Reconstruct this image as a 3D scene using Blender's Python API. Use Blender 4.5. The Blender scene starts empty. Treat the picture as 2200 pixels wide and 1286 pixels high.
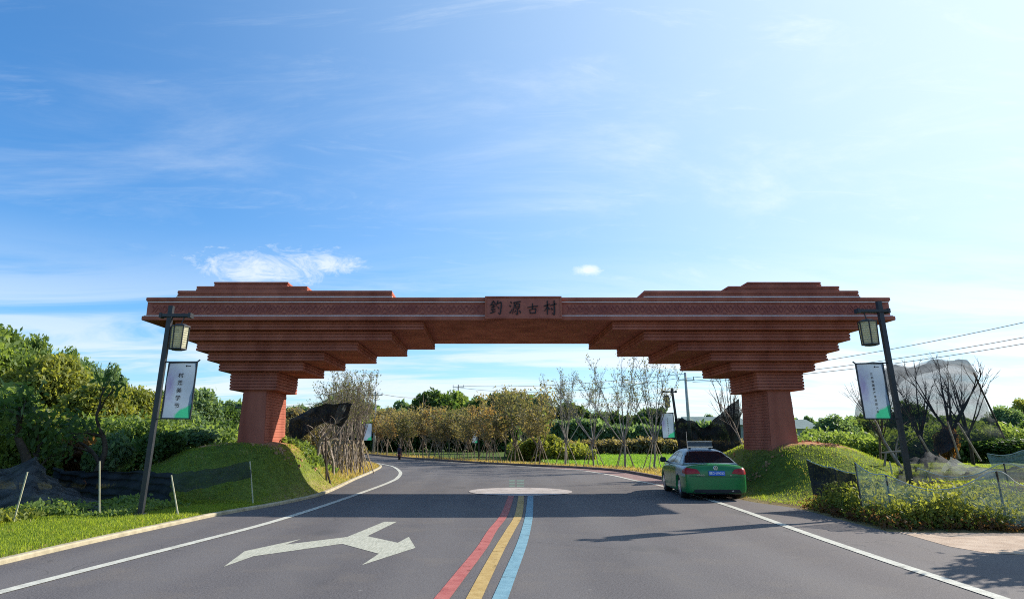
import bpy, bmesh, math, random
import numpy as np
from mathutils import Vector, Matrix
from mathutils.geometry import tessellate_polygon
random.seed(7); RNG = np.random.default_rng(7)
S = bpy.context.scene
C = S.collection
PI = math.pi

# ------------------------------------------------------------------ camera, sky, sun, exposure
F_, CX, CY, EYE, HOR = 1450., 1040., 567., 1.7, 938.
TH = math.atan((HOR - CY) / F_)
cam = bpy.data.objects.new('camera', bpy.data.cameras.new('camera')); C.objects.link(cam)
cam.location = (0, 0, EYE); cam.rotation_euler = (PI/2 + TH, 0, 0)
cam.data.sensor_width = 36; cam.data.lens = 36 * F_ / 2200
cam.data.shift_x = (1100 - CX) / 2200; cam.data.shift_y = -(643 - CY) / 2200
cam.data.clip_start = .05; cam.data.clip_end = 5000
S.camera = cam
SUN_AZ, SUN_EL = math.radians(62), math.radians(29)      # azimuth clockwise from +Y
SDIR = Vector((math.cos(SUN_EL)*math.sin(SUN_AZ), math.cos(SUN_EL)*math.cos(SUN_AZ), math.sin(SUN_EL)))
sun = bpy.data.objects.new('sun', bpy.data.lights.new('sun', 'SUN')); C.objects.link(sun)
sun.data.energy = 5.0; sun.data.angle = math.radians(.53); sun.data.color = (1, .93, .82)
sun.rotation_euler = SDIR.to_track_quat('Z', 'Y').to_euler(); sun.location = SDIR * 60
S.view_settings.view_transform = 'Standard'; S.view_settings.look = 'None'
S.view_settings.exposure = 0.70; S.view_settings.gamma = 1; S.view_settings.use_curve_mapping = False
try:
    S.cycles.use_denoising = False; S.cycles.max_bounces = 8; S.cycles.transparent_max_bounces = 24
    S.cycles.caustics_reflective = False; S.cycles.caustics_refractive = False
    S.cycles.sample_clamp_indirect = 6; S.cycles.pixel_filter_type = 'BLACKMAN_HARRIS'; S.cycles.filter_width = 1.05
except Exception: pass

W = bpy.data.worlds.new('World'); S.world = W; W.use_nodes = True
nt = W.node_tree; N = nt.nodes; L = nt.links
bg = N['Background']
def nd(t, tree=None, **k):
    n = (tree or nt).nodes.new(t)
    for a, v in k.items(): setattr(n, a, v)
    return n
def setin(n, **k):
    for a, v in k.items():
        n.inputs[a.replace('_', ' ')].default_value = v
def build_sky():
    sky = nd('ShaderNodeTexSky', sky_type='NISHITA', sun_disc=False)
    sky.sun_elevation = SUN_EL; sky.sun_rotation = SUN_AZ
    sky.air_density = 1.0; sky.dust_density = 0.4; sky.ozone_density = 3.0; sky.altitude = 0
    tc = nd('ShaderNodeTexCoord'); sp = nd('ShaderNodeSeparateXYZ'); L.new(tc.outputs['Generated'], sp.inputs[0])
    def mt(op, a, b=None, c=None, clamp=False):
        m = nd('ShaderNodeMath', operation=op); m.use_clamp = clamp
        for i, v in enumerate((a, b, c)):
            if v is None: continue
            if isinstance(v, (int, float)): m.inputs[i].default_value = v
            else: L.new(v, m.inputs[i])
        return m.outputs[0]
    # directions flattened onto a cloud layer
    zc = mt('ADD', mt('MAXIMUM', sp.outputs[2], 0.0), 0.10)
    cx_, cy_ = mt('DIVIDE', sp.outputs[0], zc), mt('DIVIDE', sp.outputs[1], zc)
    cb = nd('ShaderNodeCombineXYZ'); L.new(cx_, cb.inputs[0]); L.new(cy_, cb.inputs[1])
    def streak(rot, sc, loc, scale, detail, rough, lo, hi, dist=0.6):
        mp = nd('ShaderNodeMapping'); mp.inputs['Rotation'].default_value[2] = math.radians(rot)
        mp.inputs['Scale'].default_value = sc; mp.inputs['Location'].default_value = loc
        L.new(cb.outputs[0], mp.inputs[0])
        nz = nd('ShaderNodeTexNoise'); setin(nz, Scale=scale, Detail=detail, Roughness=rough, Distortion=dist); L.new(mp.outputs[0], nz.inputs['Vector'])
        mr = nd('ShaderNodeMapRange', interpolation_type='SMOOTHSTEP'); mr.inputs[1].default_value = lo; mr.inputs[2].default_value = hi
        L.new(nz.outputs['Fac'], mr.inputs[0]); return mr.outputs[0]
    cirrus = streak(-38, (.55, 1.0, 1), (3.1, 1.7, 0), 1.5, 10, .66, .45, .85)
    fine = streak(-25, (.45, 1.5, 1), (8.3, .4, 0), 2.6, 9, .68, .50, .88, 1.6)
    low = streak(4, (.35, 1.0, 1), (1.3, 6.2, 0), 1.3, 8, .6, .36, .60, 1.0)
    # low cloud bank, thicker towards the horizon and to the sunward side
    lowband = nd('ShaderNodeMapRange', interpolation_type='SMOOTHSTEP'); lowband.inputs[1].default_value = .30; lowband.inputs[2].default_value = .04
    L.new(sp.outputs[2], lowband.inputs[0])
    sd = nd('ShaderNodeVectorMath', operation='DOT_PRODUCT'); L.new(tc.outputs['Generated'], sd.inputs[0]); sd.inputs[1].default_value = SDIR
    near = nd('ShaderNodeMapRange', interpolation_type='SMOOTHSTEP'); near.inputs[1].default_value = .30; near.inputs[2].default_value = .97
    L.new(sd.outputs['Value'], near.inputs[0])
    # one small torn cumulus over the gateway's left end
    def puff(d, rx, rz, seed, lo):
        v = nd('ShaderNodeVectorMath', operation='SUBTRACT'); L.new(tc.outputs['Generated'], v.inputs[0]); v.inputs[1].default_value = d
        m = nd('ShaderNodeVectorMath', operation='MULTIPLY'); L.new(v.outputs[0], m.inputs[0]); m.inputs[1].default_value = (1/rx, 1/rx, 1/rz)
        ln = nd('ShaderNodeVectorMath', operation='LENGTH'); L.new(m.outputs[0], ln.inputs[0])
        nz = nd('ShaderNodeTexNoise'); setin(nz, Scale=17, Detail=10, Roughness=.72, Distortion=1.1)
        mp = nd('ShaderNodeMapping'); mp.inputs['Location'].default_value = (seed, 0, 0); mp.inputs['Scale'].default_value = (1, 1, 2.2)
        L.new(tc.outputs['Generated'], mp.inputs[0]); L.new(mp.outputs[0], nz.inputs['Vector'])
        e = mt('SUBTRACT', mt('MULTIPLY', nz.outputs['Fac'], 3.0), mt('ADD', ln.outputs['Value'], lo))
        return mt('MULTIPLY', e, 1.15, clamp=True)
    def dirp(px, py):
        r = Vector(((px-CX)/F_, math.cos(TH)+(py-CY)/F_*math.sin(TH), math.sin(TH)-(py-CY)/F_*math.cos(TH))); r.normalize(); return r
    p1 = puff(dirp(560, 578), .105, .030, 2.0, .50); p1b = puff(dirp(705, 566), .055, .020, 6.0, .52); p2 = puff(dirp(1262, 580), .022, .009, 9.0, .55)
    c1 = mt('MULTIPLY', cirrus, mt('MULTIPLY_ADD', near.outputs[0], .30, .30))
    c2 = mt('MULTIPLY', fine, mt('MULTIPLY_ADD', near.outputs[0], .3, .22))
    c3 = mt('MULTIPLY', mt('MULTIPLY', low, lowband.outputs[0]), .85)
    tot = mt('MAXIMUM', mt('MAXIMUM', c1, c2), mt('MAXIMUM', c3, mt('MULTIPLY', mt('MAXIMUM', mt('MAXIMUM', p1, p1b), p2), .80)))
    near2 = nd('ShaderNodeMapRange'); near2.inputs[1].default_value = .0; near2.inputs[2].default_value = 1.; L.new(sd.outputs['Value'], near2.inputs[0])
    haze = mt('MULTIPLY_ADD', mt('POWER', near2.outputs[0], 1.7), .80, .14, clamp=True)
    white = nd('ShaderNodeMix', data_type='RGBA'); white.inputs['A'].default_value = (5.6, 6.1, 6.5, 1); white.inputs['B'].default_value = (7.2, 7.5, 7.7, 1)
    L.new(near.outputs[0], white.inputs['Factor'])
    hs = nd('ShaderNodeHueSaturation'); hs.inputs['Hue'].default_value = .5; hs.inputs['Saturation'].default_value = 1.28; hs.inputs['Value'].default_value = 1.0
    L.new(sky.outputs[0], hs.inputs['Color'])
    mx = nd('ShaderNodeMix', data_type='RGBA'); tn = nd('ShaderNodeMix', data_type='RGBA', blend_type='MULTIPLY'); tn.inputs['Factor'].default_value = 1; tn.inputs['B'].default_value = (.82, 1.05, 1.22, 1); L.new(hs.outputs[0], tn.inputs['A']); hz = nd('ShaderNodeMix', data_type='RGBA'); hcol = nd('ShaderNodeMix', data_type='RGBA'); hcol.inputs['A'].default_value = (1.7, 3.8, 6.4, 1); hcol.inputs['B'].default_value = (5.5, 6.5, 7.1, 1)
    L.new(mt('POWER', near2.outputs[0], 1.2), hcol.inputs['Factor']); L.new(haze, hz.inputs['Factor']); L.new(tn.outputs['Result'], hz.inputs['A']); L.new(hcol.outputs['Result'], hz.inputs['B'])
    L.new(tot, mx.inputs['Factor']); L.new(hz.outputs['Result'], mx.inputs['A']); L.new(white.outputs['Result'], mx.inputs['B'])
    L.new(mx.outputs['Result'], bg.inputs['Color']); bg.inputs['Strength'].default_value = .102
build_sky()

# ------------------------------------------------------------------ photograph pixels to places in the world
def ray(px, py):
    u, v = (px-CX)/F_, (py-CY)/F_
    return u, math.cos(TH)+v*math.sin(TH), math.sin(TH)-v*math.cos(TH)
def G(px, py, z=0.):
    r = ray(px, py); t = (z-EYE)/r[2]; return (r[0]*t, r[1]*t)
def P(px, py, Y):
    r = ray(px, py); t = Y/r[1]; return (r[0]*t, Y, EYE+r[2]*t)

# ------------------------------------------------------------------ materials
def mat(name, c1, c2=None, scale=4., rough=.8, bump=0., bscale=40., spec=.3, metal=0., detail=6., ramp=(.35, .65), coords='Object', wear=None, weave=0., stretch=None, transl=None, alpha=None, island=0.):
    m = bpy.data.materials.new(name); m.use_nodes = True
    t = m.node_tree; n = t.nodes; l = t.links
    b = n['Principled BSDF']; out = n['Material Output']
    b.inputs['Roughness'].default_value = rough; b.inputs['Specular IOR Level'].default_value = spec; b.inputs['Metallic'].default_value = metal
    tc = n.new('ShaderNodeTexCoord'); vec = tc.outputs[coords]
    if stretch:
        mp = n.new('ShaderNodeMapping'); mp.inputs['Scale'].default_value = stretch; l.new(vec, mp.inputs[0]); vec = mp.outputs[0]
    col = None
    if c2 is not None:
        nz = n.new('ShaderNodeTexNoise'); nz.inputs['Scale'].default_value = scale; nz.inputs['Detail'].default_value = detail; l.new(vec, nz.inputs['Vector'])
        mr = n.new('ShaderNodeMapRange'); mr.inputs[1].default_value = ramp[0]; mr.inputs[2].default_value = ramp[1]; l.new(nz.outputs['Fac'], mr.inputs[0])
        fac = mr.outputs[0]
        if island > 0:
            ge = n.new('ShaderNodeNewGeometry')
            mm = n.new('ShaderNodeMix'); mm.data_type = 'FLOAT'; mm.inputs['Factor'].default_value = island
            l.new(fac, mm.inputs['A']); l.new(ge.outputs['Random Per Island'], mm.inputs['B']); fac = mm.outputs['Result']
        mx = n.new('ShaderNodeMix'); mx.data_type = 'RGBA'; mx.inputs['A'].default_value = (*c1, 1); mx.inputs['B'].default_value = (*c2, 1)
        l.new(fac, mx.inputs['Factor']); col = mx.outputs['Result']; l.new(col, b.inputs['Base Color'])
    else: b.inputs['Base Color'].default_value = (*c1, 1)
    if bump:
        nb = n.new('ShaderNodeTexNoise'); nb.inputs['Scale'].default_value = bscale; nb.inputs['Detail'].default_value = 5; l.new(vec, nb.inputs['Vector'])
        bp = n.new('ShaderNodeBump'); bp.inputs['Strength'].default_value = bump; bp.inputs['Distance'].default_value = .02
        l.new(nb.outputs['Fac'], bp.inputs['Height']); l.new(bp.outputs[0], b.inputs['Normal'])
    sh = b.outputs[0]
    if transl:
        tr = n.new('ShaderNodeBsdfTranslucent')
        if col is not None:
            tm = n.new('ShaderNodeMix'); tm.data_type = 'RGBA'; tm.blend_type = 'MULTIPLY'; tm.inputs['Factor'].default_value = 1; tm.inputs['B'].default_value = (1.9, 1.75, .8, 1)
            l.new(col, tm.inputs['A']); l.new(tm.outputs['Result'], tr.inputs['Color'])
        else: tr.inputs['Color'].default_value = (*c1, 1)
        ms = n.new('ShaderNodeMixShader'); ms.inputs[0].default_value = transl; l.new(sh, ms.inputs[1]); l.new(tr.outputs[0], ms.inputs[2]); sh = ms.outputs[0]
    if alpha is not None:
        tp = n.new('ShaderNodeBsdfTransparent'); ma = n.new('ShaderNodeMixShader')
        na = n.new('ShaderNodeTexNoise'); na.inputs['Scale'].default_value = 2.2; na.inputs['Detail'].default_value = 5; l.new(tc.outputs['Object'], na.inputs['Vector'])
        ra = n.new('ShaderNodeMapRange'); ra.inputs[1].default_value = .3; ra.inputs[2].default_value = .7; ra.inputs[3].default_value = alpha-.09; ra.inputs[4].default_value = min(1, alpha+.09)
        l.new(na.outputs['Fac'], ra.inputs[0])
        wv = n.new('ShaderNodeTexNoise'); wv.inputs['Scale'].default_value = 24; wv.inputs['Detail'].default_value = 2; l.new(tc.outputs['Object'], wv.inputs['Vector'])
        wr = n.new('ShaderNodeMapRange'); wr.inputs[1].default_value = .35; wr.inputs[2].default_value = .65; wr.inputs[3].default_value = -weave; wr.inputs[4].default_value = weave; l.new(wv.outputs['Fac'], wr.inputs[0])
        a2 = n.new('ShaderNodeMath'); a2.operation = 'ADD'; a2.use_clamp = True; l.new(ra.outputs[0], a2.inputs[0]); l.new(wr.outputs[0], a2.inputs[1]); l.new(a2.outputs[0], ma.inputs[0])
        l.new(tp.outputs[0], ma.inputs[1]); l.new(sh, ma.inputs[2]); sh = ma.outputs[0]
    if wear:                                             # paint rubbed off down to the asphalt
        tp = n.new('ShaderNodeBsdfTransparent'); mw = n.new('ShaderNodeMixShader'); fac = None
        for sc, de, lo, hi in ((wear[0], 8, wear[1], wear[1]+.10), (55, 3, .60, .70)):
            z = n.new('ShaderNodeTexNoise'); z.inputs['Scale'].default_value = sc; z.inputs['Detail'].default_value = de; z.inputs['Roughness'].default_value = .75; l.new(tc.outputs['Object'], z.inputs['Vector'])
            r = n.new('ShaderNodeMapRange'); r.inputs[1].default_value = lo; r.inputs[2].default_value = hi; r.inputs[3].default_value = 0; r.inputs[4].default_value = wear[2]; l.new(z.outputs['Fac'], r.inputs[0])
            if fac is None: fac = r.outputs[0]
            else:
                q = n.new('ShaderNodeMath'); q.operation = 'MAXIMUM'; l.new(fac, q.inputs[0]); l.new(r.outputs[0], q.inputs[1]); fac = q.outputs[0]
        l.new(fac, mw.inputs[0]); l.new(sh, mw.inputs[1]); l.new(tp.outputs[0], mw.inputs[2]); sh = mw.outputs[0]
    if sh is not b.outputs[0]: l.new(sh, out.inputs[0])
    return m
M = {}
M['stone'] = mat('red_sandstone', (.27, .080, .052), (.44, .150, .098), 1.0, .88, .3, 22, .12, stretch=(1.6, 1.6, .45), detail=10, ramp=(.30, .70))
M['stone2'] = mat('red_sandstone_panel', (.31, .095, .072), (.42, .145, .10), 2.0, .85, .25, 30, .2)
M['relief'] = mat('relief_stone', (.22, .06, .05), (.28, .085, .07), 3, .85)
M['strip'] = mat('pale_light_strip', (.62, .55, .53), (.72, .66, .64), 6, .5)
M['ink'] = mat('dark_lettering', (.02, .014, .014), rough=.5)
M['black'] = mat('black_painted_steel', (.012, .014, .018), (.02, .023, .028), 8, .42, 0, spec=.5)
M['kerb'] = mat('cream_kerb_stone', (.30, .26, .17), (.44, .38, .26), 5, .8, .3, 30)
M['kerb_grey'] = mat('brown_kerb_stone', (.16, .10, .075), (.24, .16, .12), 3, .85, .3, 30)
M['line'] = mat('worn_white_road_paint', (.42, .41, .35), (.56, .55, .47), 7, .75, .2, 60, detail=10, wear=(2.2, .56, .6))
M['arrow'] = mat('faded_white_arrow_paint', (.33, .33, .26), (.48, .47, .38), 4, .8, .2, 60, stretch=(9, 1, 1), detail=10, wear=(3, .60, .4))
M['red'] = mat('red_road_paint', (.34, .085, .075), (.42, .13, .11), 6, .75, .2, 60, detail=10, wear=(2.2, .56, .6))
M['yellow'] = mat('yellow_road_paint', (.38, .25, .08), (.46, .32, .12), 6, .75, .2, 60, detail=10, wear=(2.2, .56, .6))
M['blue'] = mat('blue_road_paint', (.13, .26, .32), (.18, .33, .39), 6, .75, .2, 60, detail=10, wear=(2.2, .56, .6))
M['pink'] = mat('pale_circle_paint', (.36, .32, .29), (.48, .43, .40), 3, .8, .2, 60, detail=10, wear=(1.4, .55, .5))
M['greenmark'] = mat('faint_green_paint', (.10, .16, .13), (.15, .22, .17), 9, .8)
M['pave'] = mat('beige_gravel_paving', (.38, .27, .19), (.50, .38, .28), 3, .9, .6, 60)
M['bark'] = mat('grey_brown_bark', (.13, .10, .075), (.24, .19, .14), 6, .9, .6, 30, stretch=(3, 3, .6))
M['darkbark'] = mat('dark_bark', (.035, .028, .02), (.075, .055, .04), 6, .9, .6, 30)
M['greybark'] = mat('smooth_grey_bark', (.17, .155, .135), (.29, .27, .24), 6, .9, .4, 30, stretch=(3, 3, .6))
M['palebark'] = mat('pale_pruned_bark', (.20, .16, .125), (.38, .32, .27), 5, .9, .6, 30)
M['stake'] = mat('bleached_wood_stake', (.20, .15, .10), (.36, .29, .21), 9, .85, .3, 40)
M['bamboo'] = mat('pale_bamboo_stake', (.38, .37, .24), (.5, .48, .33), 9, .6)
def leafm(name, a, b, t=.5, isl=.55, sc=.55): return mat(name, a, b, sc, .55, 0, spec=.25, transl=t, island=isl, detail=3)
M['leaf_a'] = leafm('mid_green_leaves', (.10, .165, .045), (.19, .26, .085))
M['leaf_b'] = leafm('yellow_green_leaves', (.14, .175, .035), (.25, .27, .075))
M['leaf_c'] = leafm('deep_green_leaves', (.040, .085, .028), (.09, .15, .045))
M['leaf_d'] = leafm('bluish_green_leaves', (.095, .165, .085), (.17, .25, .13))
M['leaf_e'] = leafm('olive_brown_leaves', (.14, .125, .070), (.23, .195, .115))
M['leaf_f'] = leafm('sparse_dull_leaves', (.07, .08, .045), (.15, .15, .08))
M['leaf_g'] = leafm('reddish_dry_leaves', (.10, .050, .028), (.20, .115, .05))
M['leaf_h'] = leafm('rusty_olive_leaves', (.15, .10, .05), (.26, .18, .09))
M['grass'] = leafm('sunny_grass_blades', (.13, .20, .028), (.27, .34, .06), .6, .7, 1.2)
M['grass_dry'] = leafm('dry_grass_blades', (.32, .25, .09), (.45, .37, .16), .35, .7, 1.2)
M['rice'] = leafm('bright_field_grass', (.14, .28, .045), (.24, .37, .07), .4, .6, .3)
M['net'] = mat('black_shade_net', (.014, .016, .018), (.035, .038, .040), 3, .75, .8, 16, alpha=1.0, weave=.04, spec=.04)
M['net_thin'] = mat('thin_black_shade_net', (.018, .022, .024), (.035, .04, .044), 3, .8, .4, 9, alpha=.66, weave=.08, spec=.04)
M['net_black'] = mat('woven_black_net', (.020, .023, .024), (.075, .08, .078), 2.5, .7, 1., 30, alpha=.82, weave=.14, spec=.04)
M['net_mid'] = mat('doubled_black_shade_net', (.030, .034, .036), (.05, .055, .058), 3, .8, .5, 9, alpha=.50, spec=.04)
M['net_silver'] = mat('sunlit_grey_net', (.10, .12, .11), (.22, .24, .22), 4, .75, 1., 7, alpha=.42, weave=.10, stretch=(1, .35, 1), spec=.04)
M['net_green'] = mat('pale_green_mesh_net', (.24, .32, .26), (.34, .42, .35), 3, .8, .5, 14, alpha=.48, weave=.14, spec=.04)
M['hem'] = mat('pale_net_hem', (.34, .38, .34), (.45, .49, .44), 6, .8)
M['concrete'] = mat('pale_concrete_pole', (.30, .30, .28), (.42, .42, .40), 4, .85)
M['wire'] = mat('grey_cable', (.05, .05, .055), rough=.6)
M['roof'] = mat('green_grey_roof_sheet', (.10, .15, .14), (.15, .21, .19), 2, .6)
M['wall'] = mat('grey_shed_wall', (.25, .25, .23), (.35, .34, .31), 2, .9)
M['paper'] = mat('lantern_panel', (.50, .49, .33), (.62, .60, .43), 12, .5, .5, 60, transl=.25)
M['cargreen'] = mat('deep_green_car_paint', (.018, .170, .045), (.022, .19, .055), 2, .22, spec=.5)
M['carsilver'] = mat('silver_car_paint', (.24, .31, .34), (.28, .35, .37), 2, .28, spec=.5, metal=.2)
M['glass'] = mat('dark_car_glass', (.010, .013, .018), rough=.06, spec=.6)
M['rubber'] = mat('tyre_rubber', (.014, .014, .015), rough=.85)
M['rim'] = mat('steel_rim', (.35, .36, .37), rough=.35, metal=.8)
M['chrome'] = mat('chrome_trim', (.75, .77, .8), rough=.15, metal=.9)
M['taillight'] = mat('red_tail_light', (.30, .010, .014), (.42, .02, .025), 20, .3, spec=.35)
M['plate'] = mat('blue_number_plate', (.03, .14, .60), rough=.4)
M['white'] = mat('white_paint', (.78, .79, .8), rough=.5)
M['darkplastic'] = mat('dark_plastic', (.02, .025, .03), rough=.5)
M['signbox'] = mat('translucent_taxi_sign', (.025, .045, .06), (.05, .08, .10), 9, .3, spec=.4)
M['dirt'] = mat('orange_dirt', (.36, .18, .085), (.5, .30, .17), 6, .95, .8, 20)
M['skin'] = mat('skin', (.42, .25, .18), rough=.6)
M['coat'] = mat('dark_coat', (.035, .02, .03), (.06, .03, .045), 9, .85)
M['scooter'] = mat('maroon_scooter_paint', (.09, .02, .03), rough=.3, spec=.6)

def asphalt():
    m = bpy.data.materials.new('asphalt'); m.use_nodes = True; t = m.node_tree; n = t.nodes; l = t.links; b = n['Principled BSDF']
    tc = n.new('ShaderNodeTexCoord')
    def noise(s, d=4, r=.6, st=None):
        z = n.new('ShaderNodeTexNoise'); z.inputs['Scale'].default_value = s; z.inputs['Detail'].default_value = d; z.inputs['Roughness'].default_value = r
        v = tc.outputs['Object']
        if st: mp = n.new('ShaderNodeMapping'); mp.inputs['Scale'].default_value = st; l.new(v, mp.inputs[0]); v = mp.outputs[0]
        l.new(v, z.inputs['Vector']); return z.outputs['Fac']
    def mix(f, a, b_, mode='MIX'):
        x = n.new('ShaderNodeMix'); x.data_type = 'RGBA'; x.blend_type = mode
        for k, v in (('Factor', f), ('A', a), ('B', b_)):
            if isinstance(v, (tuple, float, int)): x.inputs[k].default_value = v
            else: l.new(v, x.inputs[k])
        return x.outputs['Result']
    def rng(f, lo, hi, o0=0., o1=1.):
        x = n.new('ShaderNodeMapRange'); x.inputs[1].default_value = lo; x.inputs[2].default_value = hi; x.inputs[3].default_value = o0; x.inputs[4].default_value = o1; l.new(f, x.inputs[0]); return x.outputs[0]
    big = rng(noise(.35, 4, .5, (1.6, .45, 1)), .3, .7)
    base = mix(big, (.098, .090, .091, 1), (.124, .114, .113, 1))
    fine = rng(noise(40, 3, .85), .30, .70, .45, 1.55)
    gr = n.new('ShaderNodeCombineColor'); [l.new(fine, gr.inputs[i]) for i in range(3)]
    base = mix(1., base, gr.outputs[0], 'MULTIPLY')
    sp = n.new('ShaderNodeSeparateXYZ'); l.new(tc.outputs['Object'], sp.inputs[0])
    warm = rng(sp.outputs[0], 2.5, 8., 0, .8)
    base = mix(warm, base, mix(.5, base, (.19, .155, .14, 1)))
    crackz = n.new('ShaderNodeTexVoronoi'); crackz.feature = 'F1'; crackz.inputs['Scale'].default_value = 1.1; l.new(tc.outputs['Object'], crackz.inputs['Vector'])
    spot = rng(crackz.outputs['Distance'], .012, .03, .5, 0)
    base = mix(spot, base, (.30, .29, .26, 1))
    # tyre-polished wheel paths, dust along the edges, a few tar patches and hairline cracks
    wv = n.new('ShaderNodeTexWave'); wv.wave_type = 'BANDS'; wv.bands_direction = 'X'; wv.inputs['Scale'].default_value = .19; wv.inputs['Distortion'].default_value = 1.1; wv.inputs['Detail'].default_value = 2; wv.inputs['Detail Scale'].default_value = .4; l.new(tc.outputs['Object'], wv.inputs['Vector'])
    base = mix(rng(wv.outputs['Fac'], .3, .9, 0, .30), base, (.155, .143, .138, 1))
    dust = rng(noise(.9, 7, .7), .50, .72, 0, .45); base = mix(dust, base, (.17, .145, .12, 1))
    tar = rng(noise(.55, 2, .4, (1, .5, 1)), .66, .70, 0, .35); base = mix(tar, base, (.06, .06, .062, 1))
    ck = n.new('ShaderNodeTexVoronoi'); ck.feature = 'DISTANCE_TO_EDGE'; ck.inputs['Scale'].default_value = .32
    wz = n.new('ShaderNodeTexNoise'); wz.inputs['Scale'].default_value = 1.6; wz.inputs['Detail'].default_value = 5; l.new(tc.outputs['Object'], wz.inputs['Vector'])
    va = n.new('ShaderNodeVectorMath'); va.operation = 'MULTIPLY_ADD'; va.inputs[1].default_value = (.9, .9, .9); l.new(wz.outputs['Color'], va.inputs[0]); l.new(tc.outputs['Object'], va.inputs[2]); l.new(va.outputs[0], ck.inputs['Vector'])
    crk = n.new('ShaderNodeMath'); crk.operation = 'MULTIPLY'; l.new(rng(ck.outputs['Distance'], .002, .006, .5, 0), crk.inputs[0]); l.new(rng(noise(.25, 2), .5, .6), crk.inputs[1])
    base = mix(crk.outputs[0], base, (.04, .04, .042, 1))
    l.new(base, b.inputs['Base Color']); b.inputs['Roughness'].default_value = .82; b.inputs['Specular IOR Level'].default_value = .2
    bp = n.new('ShaderNodeBump'); bp.inputs['Strength'].default_value = .5; bp.inputs['Distance'].default_value = .01; l.new(noise(60, 3, .7), bp.inputs['Height']); l.new(bp.outputs[0], b.inputs['Normal'])
    return m
M['asphalt'] = asphalt()
M['asphalt_red'] = mat('reddish_lane_asphalt', (.20, .115, .10), (.26, .16, .14), 3, .85, .4, 60)
def ground_mat():
    m = bpy.data.materials.new('soil_and_turf'); m.use_nodes = True; t = m.node_tree; n = t.nodes; l = t.links; b = n['Principled BSDF']
    at = n.new('ShaderNodeAttribute'); at.attribute_name = 'turf'
    tc = n.new('ShaderNodeTexCoord'); z = n.new('ShaderNodeTexNoise'); z.inputs['Scale'].default_value = 5; z.inputs['Detail'].default_value = 9; z.inputs['Roughness'].default_value = .7; l.new(tc.outputs['Object'], z.inputs['Vector'])
    r = n.new('ShaderNodeMapRange'); r.inputs[1].default_value = .3; r.inputs[2].default_value = .7; r.inputs[3].default_value = .55; r.inputs[4].default_value = 1.45; l.new(z.outputs['Fac'], r.inputs[0])
    g = n.new('ShaderNodeCombineColor'); [l.new(r.outputs[0], g.inputs[i]) for i in range(3)]
    x = n.new('ShaderNodeMix'); x.data_type = 'RGBA'; x.blend_type = 'MULTIPLY'; x.inputs['Factor'].default_value = 1; l.new(at.outputs['Color'], x.inputs['A']); l.new(g.outputs[0], x.inputs['B'])
    l.new(x.outputs['Result'], b.inputs['Base Color']); b.inputs['Roughness'].default_value = .95; b.inputs['Specular IOR Level'].default_value = .1
    bp = n.new('ShaderNodeBump'); bp.inputs['Strength'].default_value = .8; bp.inputs['Distance'].default_value = .05; l.new(z.outputs['Fac'], bp.inputs['Height']); l.new(bp.outputs[0], b.inputs['Normal'])
    return m
M['ground'] = ground_mat()
def banner_mat(name, green_side, px):
    m = bpy.data.materials.new(name); m.use_nodes = True; t = m.node_tree; n = t.nodes; l = t.links; b = n['Principled BSDF']
    uv = n.new('ShaderNodeUVMap'); sp = n.new('ShaderNodeSeparateXYZ'); l.new(uv.outputs[0], sp.inputs[0])
    z = n.new('ShaderNodeTexNoise'); z.inputs['Scale'].default_value = 2.6; z.inputs['Detail'].default_value = 5; z.inputs['Distortion'].default_value = .6; l.new(uv.outputs[0], z.inputs['Vector'])
    def mth(op, a, b_=None, c=None, clamp=False):
        x = n.new('ShaderNodeMath'); x.operation = op; x.use_clamp = clamp
        for i, v in enumerate((a, b_, c)):
            if v is None: continue
            if isinstance(v, (int, float)): x.inputs[i].default_value = v
            else: l.new(v, x.inputs[i])
        return x.outputs[0]
    def mix(f, a, c):
        x = n.new('ShaderNodeMix'); x.data_type = 'RGBA'; l.new(f, x.inputs['Factor'])
        for k, v in (('A', a), ('B', c)):
            if isinstance(v, tuple): x.inputs[k].default_value = v
            else: l.new(v, x.inputs[k])
        return x.outputs['Result']
    dx = mth('SUBTRACT', sp.outputs[0], px); dy = mth('MULTIPLY', mth('SUBTRACT', sp.outputs[1], .60), .75)
    d = mth('SQRT', mth('ADD', mth('MULTIPLY', dx, dx), mth('MULTIPLY', dy, dy)))
    f1 = mth('MULTIPLY', mth('SUBTRACT', mth('MULTIPLY_ADD', z.outputs['Fac'], 1.1, -.05), mth('MULTIPLY', d, 1.5)), 2.0, clamp=True)
    col = mix(mth('MULTIPLY', f1, .8), (.29, .38, .48, 1), (.14, .12, .31, 1))
    gx = sp.outputs[0]
    gh = mth('ADD', mth('MULTIPLY', gx, .34), mth('MULTIPLY_ADD', z.outputs['Fac'], .18, -.13))
    f2 = mth('MULTIPLY', mth('MULTIPLY', mth('SUBTRACT', gh, sp.outputs[1]), 22, clamp=True), mth('MULTIPLY', mth('SUBTRACT', gx, .38), 9, clamp=True))
    col = mix(f2, col, (.04, .40, .22, 1))
    l.new(col, b.inputs['Base Color']); b.inputs['Roughness'].default_value = .6
    tr = n.new('ShaderNodeBsdfTranslucent'); l.new(col, tr.inputs['Color']); ms = n.new('ShaderNodeMixShader'); ms.inputs[0].default_value = .45
    l.new(b.outputs[0], ms.inputs[1]); l.new(tr.outputs[0], ms.inputs[2]); l.new(ms.outputs[0], n['Material Output'].inputs[0])
    return m
M['banner'] = banner_mat('lilac_wash_banner_print', 1, .16)

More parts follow.
